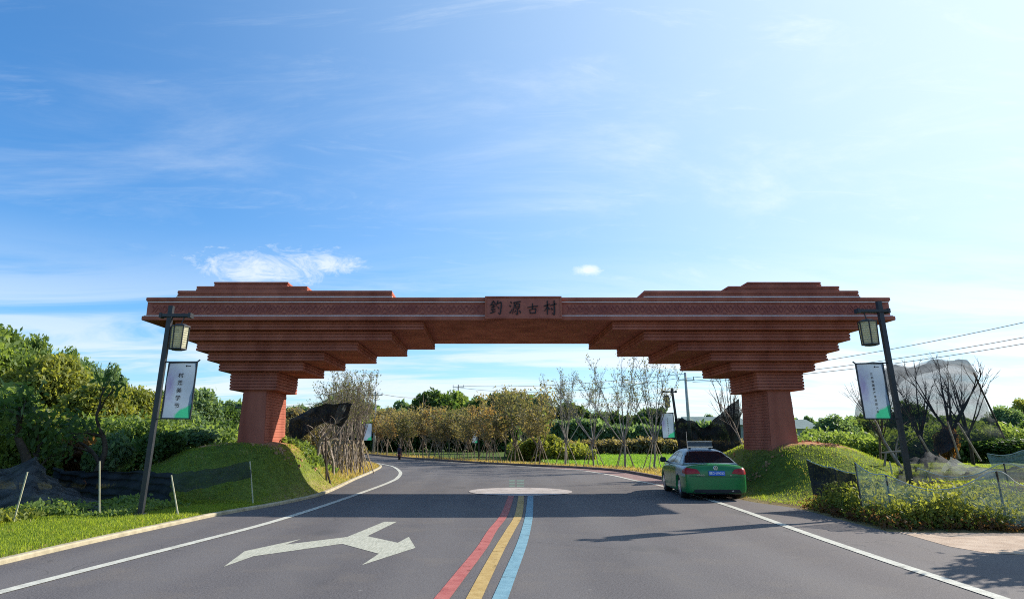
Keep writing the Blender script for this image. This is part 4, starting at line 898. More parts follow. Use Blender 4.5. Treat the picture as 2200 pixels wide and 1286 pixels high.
# skyline trees on the right horizon
for i, (px, top, hw) in enumerate([(1495, 888, 14), (1522, 884, 13), (1555, 884, 12), (1735, 888, 14), (1340, 882, 22), (1290, 880, 24), (1385, 886, 20), (1240, 890, 26)]):
    leafy(px, top, 112, 'far', 'leaf_d' if i < 4 else 'leaf_c', hw, ['small far tree left of the concrete utility pole', 'small round far tree above the shed roof', 'small far tree by the slope of the dark net', 'tiny far tree right of the right pillar', 'far tree behind the tallest staked tree', 'far tree behind the twin-leader staked tree', 'far tree near the lantern lamp', 'far dark tree where the belt begins'][i], 'tree', 'small trees on the far skyline', i=i)

# ------------------------------------------------------------------ bare pruned trees and shade nets
def linear(pts, per):
    p = [np.asarray(q, float) for q in pts]; o = [p[i]+(p[i+1]-p[i])*t for i in range(len(p)-1) for t in np.linspace(0, 1, per, endpoint=False)]; return np.array(o+[p[-1]])
def drape(ctrl, per=6, noise=.03, seed=1, sharp=False):
    cv = linear if sharp else catmull
    A = [cv(r, per) for r in ctrl]; n = len(A[0]); cols = [cv([r[i] for r in A], per) for i in range(n)]
    V = np.array(cols).transpose(1, 0, 2); h, w = V.shape[:2]
    g = np.random.default_rng(seed); a, b = np.meshgrid(np.arange(w), np.arange(h)); ph = g.uniform(0, 6, 4)
    wr = noise*(np.sin(a*.9+ph[0]+b*.25)+.7*np.sin(b*1.1+ph[1]-a*.3)+.5*np.sin(a*2.1+b*.8+ph[2]))
    V = V+np.stack([wr*.3, wr, wr*.5], 2)
    F = [(j*w+i, j*w+i+1, (j+1)*w+i+1, (j+1)*w+i) for j in range(h-1) for i in range(w-1)]
    return MB().add(V.reshape(-1, 3), F)
def net(name, ctrl, m, label, noise=.03, seed=1, per=6, pix=True, sharp=False):
    c = [[P(*q) if pix else q for q in r] for r in ctrl]
    me = drape(c, per, noise, seed, sharp); v = me.v[0]; v[:, 2] = np.maximum(v[:, 2], hgt(v[:, 0], v[:, 1])+.03)
    return tag(link(name, me.mesh(name), M[m], None, True), label, 'shade net')
def bare(name, label, base, Y, h, seed, bark='palebark', z=None, **kw):
    x = P(base, 900, Y)[0]; e = thing(name, label, 'tree', (x, Y, Z(x, Y) if z is None else z)); mb, _ = vase(seed, h, kw['tr'], kw.get('fork', 1.2), 8, .42, 4, 1.1) if name == 'bare_tree' else grow(seed, h, kw.pop('tr', .09), **kw); link('trunk', mb.mesh('trunk'), M[bark], e, True); return e
bare('pruned_tree', 'pruned bare tree with pale lopped limbs beneath the black net, left of the bend', 683, 26.4, 2.35, 77, 'palebark', tr=.09, levels=3, spread=.75, first=.35, nb=(3, 4), up=.25, shrink=.68, wob=.2, seg=5)
bare('pruned_tree', 'short bare forked tree right of the pruned one, before the staked crowd', 722, 27.6, 2.2, 78, 'palebark', tr=.07, levels=3, spread=.6, nb=(2, 3), up=.3, shrink=.7, wob=.16, seg=5)
for i, (a, b) in enumerate([((702, 1032), (700, 940)), ((712, 1046), (690, 955))]):
    Yq = 24.6; pa, pb = P(*a, Yq), P(*b, Yq+.6); tag(link('prop_stake', MB().tube([(pa[0], pa[1], Z(pa[0], pa[1])-.1), pb], [.04, .032], 6).mesh('prop_stake'), M['darkbark']), ['dark upright prop stake at the right foot of the left mound', 'dark slanting prop stake at the right foot of the left mound'][i], 'stake')
net('shade_net', [[(660, 882, 27.4), (690, 869, 27), (722, 866, 26.8), (757, 866, 26.6)], [(640, 893, 27.2), (680, 890, 26.8), (720, 885, 26.6), (751, 884, 26.4)], [(621, 906, 27.), (664, 908, 26.6), (708, 902, 26.4), (745, 900, 26.2)], [(634, 953, 26.8), (655, 935, 26.5), (700, 906, 26.3), (732, 918, 26.1)]], 'net', 'black shade net slung over the pruned tree left of the bend', .05, 3)
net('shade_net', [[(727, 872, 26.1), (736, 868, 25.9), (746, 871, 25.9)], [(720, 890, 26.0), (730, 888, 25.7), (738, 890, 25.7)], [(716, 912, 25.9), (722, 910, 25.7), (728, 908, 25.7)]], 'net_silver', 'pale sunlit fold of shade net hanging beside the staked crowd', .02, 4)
# net between the taxi and the right pillar
net('shade_net', [[(1449, 896, 29), (1472, 900, 29), (1496, 908, 29), (1510, 919, 29), (1535, 899, 28.6), (1562, 876, 28.4), (1588, 855, 28.2)], [(1452, 925, 29), (1474, 925, 29), (1496, 930, 29), (1510, 938, 29), (1535, 928, 28.6), (1562, 915, 28.4), (1590, 900, 28.2)], [(1456, 955, 29), (1476, 955, 29), (1498, 958, 29), (1515, 962, 29), (1538, 958, 28.6), (1565, 950, 28.4), (1592, 940, 28.2)], [(1460, 990, 29), (1480, 990, 29), (1500, 990, 29), (1518, 990, 29), (1540, 990, 28.6), (1567, 985, 28.4), (1594, 980, 28.2)]], 'net', 'black shade net stretched behind the taxi up to the right pillar', .05, 5)
bare('bare_tree', 'leafless twiggy tree sticking out above the black net by the right pillar', 1572, 29.5, 4.0, 81, 'bark', tr=.07, levels=4, spread=.42, nb=(2, 3), up=.4, shrink=.74, wob=.1)
bare('pruned_tree', 'pale leaning bare tree between the black net and the right pillar', 1592, 26.6, 2.7, 82, 'palebark', tr=.04, levels=3, spread=.5, nb=(2, 3), up=.2, shrink=.74, lean=(-.25, 0), wob=.14)
# big thin net over bare trees on the right
net('shade_net', [
 [(1905, 792, 26.5), (1925, 784, 26.3), (1962, 789, 26), (2000, 774, 26), (2045, 775, 26), (2075, 772, 26), (2094, 796, 26.2)],
 [(1868, 830, 25.8), (1910, 832, 25.2), (1958, 825, 25), (2005, 812, 24.8), (2050, 808, 24.8), (2082, 812, 25), (2106, 830, 25.4)],
 [(1840, 868, 25.4), (1895, 872, 24.8), (1955, 868, 24.4), (2010, 860, 24.2), (2060, 858, 24.2), (2098, 862, 24.4), (2122, 872, 25)],
 [(1840, 900, 25.2), (1888, 915, 24.6), (1950, 930, 24), (2008, 925, 23.8), (2060, 915, 23.8), (2110, 905, 24.2), (2140, 905, 24.8)],
 [(1850, 909, 25.2), (1890, 950, 24.4), (1945, 985, 23.6), (2000, 990, 23.4), (2055, 955, 23.4), (2110, 945, 24), (2156, 938, 24.6)]], 'net_thin', 'big thin black net draped over bare trees on the right', .06, 6)
net('shade_net', [[(1903, 790, 26.3), (1925, 782, 26.1), (1962, 787, 25.8), (2000, 772, 25.8), (2045, 773, 25.8), (2077, 771, 25.8)], [(1895, 800, 25.9), (1925, 800, 25.6), (1962, 800, 25.4), (2000, 790, 25.3), (2045, 779, 25.5), (2090, 788, 25.6)], [(1885, 835, 25.4), (1915, 840, 25.0), (1950, 812, 25.1), (2000, 800, 25.1), (2045, 785, 25.3), (2106, 812, 25.3)]], 'net_mid', 'darker doubled hem of net along the top of the big thin net', .04, 8)
for i, (px, h, sd, tr, lab) in enumerate([(2035, 3.9, 91, .10, 'bare dark tree with many upright boughs, middle of the big thin net'), (1975, 3.6, 92, .065, 'bare tree under the left half of the big thin net'), (2075, 3.9, 93, .065, 'bare tree under the right edge of the big thin net'), (1880, 3.6, 94, .05, 'leafless twiggy tree poking out left of the right banner')]):
    bare('bare_tree', lab, px, 25.6+i*.3, h, sd, 'darkbark' if i < 3 else 'bark', tr=tr, levels=4, spread=.42, first=.3, nb=(2, 4), up=.4, shrink=.74, wob=.1)
bare('pruned_tree', 'pale broken bare tree leaning left of the right lamp post', 1925, 23.5, 3.0, 95, 'palebark', tr=.07, levels=3, spread=.5, nb=(2, 3), up=.1, shrink=.74, lean=(-.6, 0), wob=.14)
leafy(2030, 912, 25.2, 'bush', 'leaf_g', 26, 'rusty dead-leafed bush under the opening of the big net', 'bush', None, 'bush')
for i, (a, b, Yq, lab) in enumerate([((2092, 800), (2158, 942), 24.9, 'long slanting pole holding the right edge of the big net'), ((1975, 935), (2000, 978), 23.3, 'short leaning prop at the left foot of the netted trees'), ((2058, 908), (2108, 990), 23.2, 'long leaning prop right of the rusty bush'), ((2035, 905), (2062, 985), 23.4, 'leaning prop before the rusty bush'), ((1893, 972), (1945, 968), 21., 'pale cross rail left of the right lamp post'), ((1903, 972), (1900, 1003), 21., 'short pale upright under the cross rail')]):
    tag(link('prop_stake', MB().tube([P(*a, Yq), P(*b, Yq)], [.03, .035], 6).mesh('prop_stake'), M['stake'] if i else M['darkbark']), lab, 'stake')
# low nets around the weed bed on the right
def low_net(posts, h0, m, label, seed, drop=1., sags=None):
    """posts: (px, top pixel, depth)"""
    top = []
    for i, (px, ty, Y) in enumerate(posts):
        top.append((px, ty, Y))
        if i < len(posts)-1:
            q = posts[i+1]; s = sags[i] if sags else 10
            for t in (.33, .66): top.append((px+(q[0]-px)*t, ty+(q[1]-ty)*t+s, Y+(q[2]-Y)*t))
    rows = []
    tops = [P(*q) for q in top]
    for t in (0, .35, .7, 1.):
        r = []
        for a in tops:
            zg = Z(a[0], a[1])+.05; r.append((a[0], a[1]-.12*t, a[2]+(zg-a[2])*t*drop))
        rows.append(r)
    o = net('garden_net', rows, m, label, .018, seed, 5, pix=False)
    hem = catmull(tops, 5)
    link('hem', MB().tube(hem+np.array([0, -.01, .02]), .011, 4).mesh('hem'), M['hem'], o)
    return o
low_net([(1836, 995, 15.), (1903, 1022, 14.2), (2140, 1013, 13.6), (2290, 1040, 13.4)], 0, 'net_green', 'pale green mesh net on stakes above the front of the weed bed', 21, 1, [8, 32, 20])
low_net([(1733, 988, 17.5), (1790, 1006, 16.8), (1837, 1018, 16.)], 0, 'net', 'low black net across the lower slope of the right mound', 22, .75, [3, 2])
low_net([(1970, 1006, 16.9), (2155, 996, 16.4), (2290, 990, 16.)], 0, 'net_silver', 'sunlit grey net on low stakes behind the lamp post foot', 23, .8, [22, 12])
net('garden_net', [
 [(1935, 1000, 21.5), (1965, 985, 21.2), (1998, 970, 21.), (2025, 982, 21), (2060, 1000, 21), (2110, 1004, 21), (2230, 1000, 21)],
 [(1930, 1010, 19.8), (1965, 996, 19.6), (1996, 984, 19.6), (2028, 992, 19.4), (2060, 1008, 19.4), (2115, 1012, 19.4), (2230, 1008, 19.4)],
 [(1928, 1022, 18.4), (1962, 1018, 18.2), (1990, 1012, 18), (2030, 1018, 18), (2065, 1020, 18), (2125, 1024, 18), (2230, 1020, 18)],
 [(1925, 1040, 17.2), (1960, 1042, 17), (2000, 1044, 16.8), (2035, 1044, 16.8), (2070, 1042, 16.8), (2130, 1044, 16.8), (2230, 1040, 16.8)]], 'net_thin', 'wide grey net lying in peaks and folds over the bed behind the lamp post', .08, 24, 7, sharp=True)
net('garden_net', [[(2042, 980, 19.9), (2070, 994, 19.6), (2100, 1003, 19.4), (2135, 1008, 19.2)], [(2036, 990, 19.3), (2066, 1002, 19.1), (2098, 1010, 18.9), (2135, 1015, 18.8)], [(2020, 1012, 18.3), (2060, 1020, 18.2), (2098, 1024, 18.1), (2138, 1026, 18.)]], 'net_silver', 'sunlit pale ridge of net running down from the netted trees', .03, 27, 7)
low_net([(2120, 975, 22.), (2200, 968, 21.6), (2300, 962, 21)], 0, 'net_green', 'pale net strung at the far right edge of the bed', 25, .8, [6, 6])
for i, (px, ty, Y, m, lab) in enumerate([(1837, 992, 15., 'darkbark', 'dark stake at the left corner of the pale green net'), (1903, 1019, 14.2, 'darkbark', 'dark stake wrapped in the pale green net, nearest the lamp post'), (2140, 1010, 13.6, 'darkbark', 'dark stake holding the highest point of the pale green net'), (1793, 1004, 16.8, 'bamboo', 'thin pale stake in the black net on the right mound'), (1911, 990, 20., 'bamboo', 'thin pale stake between the mound and the lamp post'), (2156, 993, 16.8, 'darkbark', 'dark stake in the sunlit grey net at the right')]):
    p = P(px, ty, Y); z = Z(p[0], Y); tag(link('net_stake', MB().tube([(p[0]+.03, Y, z-.1), p], [.022, .018], 6).mesh('net_stake'), M[m]), lab, 'stake', 'stakes of the low nets')
# black nets on the left
net('shade_net', [
 [(-90, 1000, 19.4), (-40, 1008, 19.2), (20, 1006, 19), (75, 981, 18.6), (96, 1012, 19), (130, 1040, 19), (175, 1060, 19)],
 [(-90, 1022, 18.4), (-40, 1026, 18.2), (20, 1018, 18.2), (75, 983, 18.3), (103, 1024, 18.2), (145, 1054, 18.2), (200, 1072, 18)],
 [(-90, 1046, 17.6), (-40, 1050, 17.6), (15, 1040, 17.4), (70, 1012, 17.8), (110, 1046, 17.4), (160, 1068, 17.2), (225, 1082, 17)],
 [(-90, 1072, 16.8), (-40, 1074, 16.8), (10, 1066, 16.6), (66, 1048, 16.9), (118, 1070, 16.6), (172, 1084, 16.4), (248, 1094, 16.3)],
 [(-90, 1098, 16.), (-40, 1100, 16.), (8, 1096, 15.9), (66, 1090, 15.9), (122, 1098, 15.9), (185, 1102, 15.8), (272, 1106, 15.7)],
 [(-90, 1104, 15.7), (-40, 1106, 15.7), (8, 1108, 15.6), (66, 1111, 15.6), (122, 1110, 15.6), (185, 1108, 15.6), (274, 1108, 15.65)]], 'net_black', 'black shade net draped in a peak over the grass at the far left', .035, 31, 8, sharp=True)
net('shade_net', [[(112, 1004, 19.8), (165, 1013, 19.4), (215, 1010, 19.), (300, 1011, 18.8), (368, 1017, 18.2)], [(112, 1020, 19.8), (165, 1030, 19.4), (215, 1028, 19.), (300, 1030, 18.7), (368, 1036, 18.)], [(112, 1040, 19.8), (165, 1050, 19.4), (215, 1050, 18.9), (300, 1052, 18.5), (368, 1056, 17.8)], [(112, 1066, 19.7), (165, 1070, 19.3), (215, 1072, 18.8), (300, 1076, 18.3), (368, 1078, 17.6)]], 'net', 'long black net fence between the draped net and the left lamp post', .04, 32, 7)
net('shade_net', [[(368, 1017, 18.2), (410, 1013, 18.2), (450, 1006, 18.2), (537, 990, 18.4)], [(368, 1036, 18.), (410, 1030, 18.), (452, 1020, 18.), (539, 1002, 18.2)], [(368, 1056, 17.8), (410, 1052, 17.8), (456, 1044, 17.8), (542, 1024, 18.)]], 'net_thin', 'thin black net laid against the shaded face of the left mound', .04, 33, 7)
for i, (a, b, Yq, lab) in enumerate([((59, 1013), (24, 1140), 14.2, 'pale bamboo stake leaning right, nearest the left edge'), ((214, 990), (214, 1115), 15.6, 'tall upright pale bamboo stake left of the lamp post'), ((368, 1020), (385, 1113), 15.6, 'pale bamboo stake leaning left, right of the lamp post'), ((537, 990), (548, 1048), 18.2, 'thin pale stake on the shaded face of the left mound')]):
    pb = P(*b, Yq); tag(link('bamboo_stake', MB().tube([(pb[0], Yq, Z(pb[0], Yq)-.1), P(*a, Yq)], [.018, .015], 6).mesh('bamboo_stake'), M['bamboo']), lab, 'stake', 'bamboo stakes of the left nets')

# ------------------------------------------------------------------ grass and weeds
def blades(x, y, h, w, seed):
    g = np.random.default_rng(seed); n = len(x); z = hgt(x, y)-.01; a = g.uniform(0, 2*PI, n); hh = h*g.uniform(.5, 1.4, n); ww = w*g.uniform(.7, 1.3, n)
    lx, ly = g.normal(0, .35, n)*hh, g.normal(0, .35, n)*hh
    V = np.zeros((n, 3, 3)); V[:, 0] = np.stack([x-np.cos(a)*ww, y-np.sin(a)*ww, z], 1); V[:, 1] = np.stack([x+np.cos(a)*ww, y+np.sin(a)*ww, z], 1); V[:, 2] = np.stack([x+lx, y+ly, z+hh], 1)
    return V
def scatter(n, x0, x1, y0, y1, cond, seed):
    g = np.random.default_rng(seed); x = g.uniform(x0, x1, n); y = g.uniform(y0, y1, n); d = road_dist(x, y); k = cond(x, y, d, g); return x[k], y[k]
def grass(name, label, m, n, box, cond, h, w, seed):
    x, y = scatter(n, *box, cond, seed); stuff(link(name, quads_mesh(name, blades(x, y, h, w, seed), 3), M[m]), label, 'grass')
grass('verge_grass', 'sunlit short grass strip along the left kerb', 'grass', 150000, (-14, -4.5, 9, 18.5), lambda x, y, d, g: (d > .2), .055, .010, 101)
grass('mound_grass', 'short grass covering the left mound', 'grass', 130000, (-13, -4, 16, 31), lambda x, y, d, g: (d > .2) & ~((abs(x+7.6) < 1.0) & (abs(y-23.4) < 1.3)) & (lump(x*2.3, y*2.1)+g.normal(0, .35, len(x)) > -.55), .045, .009, 102)
grass('mound_grass', 'short grass covering the right mound', 'grass', 130000, (7, 20, 15, 31), lambda x, y, d, g: (d > .3) & ~((abs(x-10.5) < 1.2) & (abs(y-23.4) < 1.5)) & (lump(x*2.3, y*2.1)+g.normal(0, .35, len(x)) > -.55), .045, .009, 103)
grass('grass_tufts', 'longer uneven grass tufts over both mounds and the left verge', 'grass', 260000, (-14, 17, 9, 30), lambda x, y, d, g: (d > .15) & ((x < -4) | (x > 7)) & (y > 9.5) & ~((x > 7) & (y < 17)) & (lump(x*3.1+1, y*2.9)+.5*lump(x*7, y*6)+g.normal(0, .12, len(x)) > .52) & ~((abs(x+7.6) < 1.) & (abs(y-23.4) < 1.4)) & ~((abs(x-10.5) < 1.) & (abs(y-23.4) < 1.4)), .10, .009, 107)
grass('dry_tufts', 'straw-coloured dead grass scattered through the banks', 'grass_dry', 90000, (-14, 17, 9, 30), lambda x, y, d, g: (d > .15) & ((x < -4) | (x > 7)) & ~((x > 7) & (y < 17)) & (lump(x*2.2+4, y*2.6+1)+g.normal(0, .25, len(x)) > .35) & ~((abs(x+7.6) < 1.) & (abs(y-23.4) < 1.4)) & ~((abs(x-10.5) < 1.) & (abs(y-23.4) < 1.4)), .06, .009, 108)
grass('bend_grass', 'dry yellowish grass inside the bend kerb', 'grass_dry', 60000, (-12, -3, 25, 50), lambda x, y, d, g: (d > .2) & (d < 1.6+g.normal(0, .5, len(x))+(y-25)*.1), .08, .016, 104)
grass('far_verge_grass', 'dry yellow grass along the far kerb', 'grass_dry', 110000, (-20, 14, 28, 76), lambda x, y, d, g: (d > .15) & (d < 2.3+g.normal(0, .4, len(x))) & (y > 27+.0*x), .13, .03, 105)
grass('paddy_grass', 'bright green field grass beyond the staked trees', 'rice', 110000, (4, 34, 34, 80), lambda x, y, d, g: (d > 2.2), .16, .045, 106)
def weeds(name, label, m, n, box, cond, hmin, hmax, size, per, seed):
    x, y = scatter(n, *box, cond, seed); g = np.random.default_rng(seed+1); z = hgt(x, y)
    hh = (hmin+(hmax-hmin)*(.5+.5*np.sin(x*2.3+seed)*np.sin(y*1.9+x*.7)))*g.uniform(.4, 1.25, len(x))
    # leaves ranked up each stem
    t = g.uniform(.15, 1, (len(x), per)); cx = x[:, None]+g.normal(0, .06, t.shape)*t; cy = y[:, None]+g.normal(0, .06, t.shape)*t; cz = z[:, None]+hh[:, None]*t
    V = leaves(np.stack([cx.ravel(), cy.ravel(), cz.ravel()], 1), 1, .02, size, seed+2)
    stuff(link(name, quads_mesh(name, V), M[m]), label, 'weeds')
bed = lambda x, y, d, g: (d > .12) & (y > 11.5) & (x > 6.4)
weeds('green_weeds', 'leafy green weeds filling the bed in front of the pale net', 'leaf_b', 10500, (6.4, 17, 12, 17.5), lambda x, y, d, g: (d > .14+g.uniform(0, .25, len(x))) & (d < 2.0+g.normal(0, .25, len(x))) & (x > 6.3+g.normal(0, .25, len(x))), .18, .50, .042, 13, 201)
weeds('green_weeds', 'taller yellowish weeds standing up at the mound end of the bed', 'leaf_b', 2600, (6.6, 10.2, 13, 17), lambda x, y, d, g: (d > .3) & (d < 1.6), .35, .68, .045, 15, 207)
weeds('reddish_weeds', 'reddish dry weeds along the road side of the bed', 'leaf_g', 5200, (6.4, 17, 12, 17.5), lambda x, y, d, g: (d > .1) & (d < .75+g.uniform(0, .6, len(x))) & (x > 7.0+g.normal(0, .3, len(x))), .15, .36, .036, 11, 202)
weeds('green_weeds', 'low weeds at the foot of the black net fence on the left', 'leaf_a', 2600, (-12.5, -6, 15.4, 18.8), lambda x, y, d, g: (d > 1.7) & (x < -7.2) & (y < 17.6), .06, .26, .06, 9, 203)
weeds('green_weeds', 'leafy tuft growth at the left edge under the draped net', 'leaf_b', 900, (-14, -9.3, 12.6, 15.2), lambda x, y, d, g: (d > 1.2), .1, .28, .06, 9, 204)
weeds('bend_weeds', 'green weeds at the foot of the staked crowd', 'leaf_a', 1200, (-8.2, -4.6, 24, 30), lambda x, y, d, g: (d > .9) & (d < 3.2), .1, .35, .07, 9, 205)
weeds('field_weeds', 'green scrub between the brown-leafed trees and the field', 'leaf_b', 3000, (2, 8, 50, 62), lambda x, y, d, g: (d > 2.), .3, 1.4, .17, 10, 206)
# rubble at the pillar feet
def rubble(cx, cy, label, seed):
    g = np.random.default_rng(seed); mb = MB()
    for _ in range(170):
        a = g.uniform(0, 2*PI); x = cx+math.copysign(abs(math.cos(a))**.5, math.cos(a))*(1.25+g.uniform(0, .5)); y = cy+math.copysign(abs(math.sin(a))**.5, math.sin(a))*(1.55+g.uniform(0, .5)); s = g.uniform(.02, .07); z = Z(x, y)
        p = g.normal(0, s*.2, (8, 3))+np.array([(i, j, k) for k in (-1, 1) for j in (-1, 1) for i in (-1, 1)])*s*.5+np.array([x, y, z+s*.2])
        mb.add(p, [(0, 2, 3, 1), (4, 5, 7, 6), (0, 1, 5, 4), (2, 6, 7, 3), (0, 4, 6, 2), (1, 3, 7, 5)])
    stuff(link('rubble', mb.mesh('rubble'), M['dirt']), label, 'rubble')
XPL = (xat(708, 832, 22.45)+xat(884, 832, 22.45))/2
rubble(XPL, YM, 'broken orange earth round the foot of the left pillar', 1); rubble(2*XC-XPL, YM, 'broken orange earth round the foot of the right pillar', 2)

# ------------------------------------------------------------------ utility poles, wires, shed
def upole(px, top, Y, label, arms=((0, 1.),), w=.11):
    t = Vector(P(px, top, Y)); b = Vector((t.x, Y, Z(t.x, Y)-.1)); e = thing('utility_pole', label, 'utility pole', b, 'utility poles')
    link('pole', MB().tube([b, t], [w*1.3, w*.8], 10).mesh('pole'), M['concrete'], e, True, b)
    for dz, l in arms:
        a = t-Vector((0, 0, dz)); mb = MB().bar(a-Vector((l, .13, 0)), a+Vector((l, -.13, 0)), .08)
        link('cross_arm', mb.mesh('cross_arm'), M['concrete'], e, False, b)
        for s in (-1, 1): link('insulator', MB().tube([a+Vector((s*l*.92, -.13, .03)), a+Vector((s*l*.92, -.13, .28))], [.05, .035], 6).mesh('insulator'), M['concrete'], e, False, b)
    return t
tp = upole(1472, 800, 62, 'tall concrete utility pole with a cross arm behind the taxi', ((.65, .75),), .14)
upole(985, 826, 96, 'far utility pole topped by foliage left of centre', ((.3, .8),), .12)
upole(808, 840, 70, 'far utility pole behind the crowded staked trees', ((.4, .7),), .1)
def wire(a, b, sag, label, r=.014):
    a, b = Vector(a), Vector(b); pts = [a.lerp(b, t)-Vector((0, 0, sag*4*t*(1-t))) for t in np.linspace(0, 1, 13)]
    tag(link('power_line', MB().tube(pts, r, 4).mesh('power_line'), M['wire']), label, 'cable', 'overhead power lines')
wire(P(1473, 812, 62), P(2330, 663, 40), .5, 'highest of the three power lines crossing right of the gateway', .02)
wire(P(1473, 818, 62), P(2330, 700, 40), .5, 'middle of the three power lines crossing right of the gateway', .02)
wire(P(1488, 820, 62), P(2330, 715, 40), .5, 'lowest of the three power lines crossing right of the gateway', .02)
wire(P(1458, 812, 62), P(985, 832, 96), .9, 'upper cable running behind the staked trees to the far pole', .02)
wire(P(1473, 802, 62), P(985, 828, 96), .5, 'second cable running behind the staked trees to the far pole', .02)
wire(P(985, 832, 96), P(808, 843, 70), .9, 'cable between the two far poles', .02)
wire(P(808, 843, 70), P(360, 862, 60), .9, 'upper cable seen past the left pillar', .018)
wire(P(808, 848, 70), P(360, 872, 60), 1.1, 'lower cable seen past the left pillar', .018)
def shed(x0, x1, Y, zt, label):
    b = ((x0+x1)/2, Y, 0); e = thing('long_shed', label, 'shed', b)
    link('wall', MB().box(x0, x1, Y, Y+8, -.2, zt-1.2).mesh('wall'), M['wall'], e, False, b)
    link('roof', MB().add([(x0-.6, Y-.6, zt-1.25), (x1+.6, Y-.6, zt-1.25), (x1+.6, Y+4, zt), (x0-.6, Y+4, zt), (x1+.6, Y+8.6, zt-1.25), (x0-.6, Y+8.6, zt-1.25)], [(0, 1, 2, 3), (3, 2, 4, 5), (0, 5, 4, 1), (0, 3, 5), (1, 4, 2)]).mesh('roof'), M['roof'], e, False, b)
    for k in range(6):
        w0 = x0+1+k*(x1-x0-2)/6; link('window', MB().box(w0, w0+.9, Y-.04, Y+.05, zt-2.6, zt-1.7).mesh('window'), M['glass'], e, False, b)
pS = P(1490, 893, 100); shed(pS[0], P(1600, 893, 100)[0], 100, pS[2], 'long low shed with a grey-green roof across the field')
pS = P(1700, 899, 90); shed(pS[0], P(1752, 899, 90)[0], 90, pS[2], 'low roofed shed just right of the right pillar')

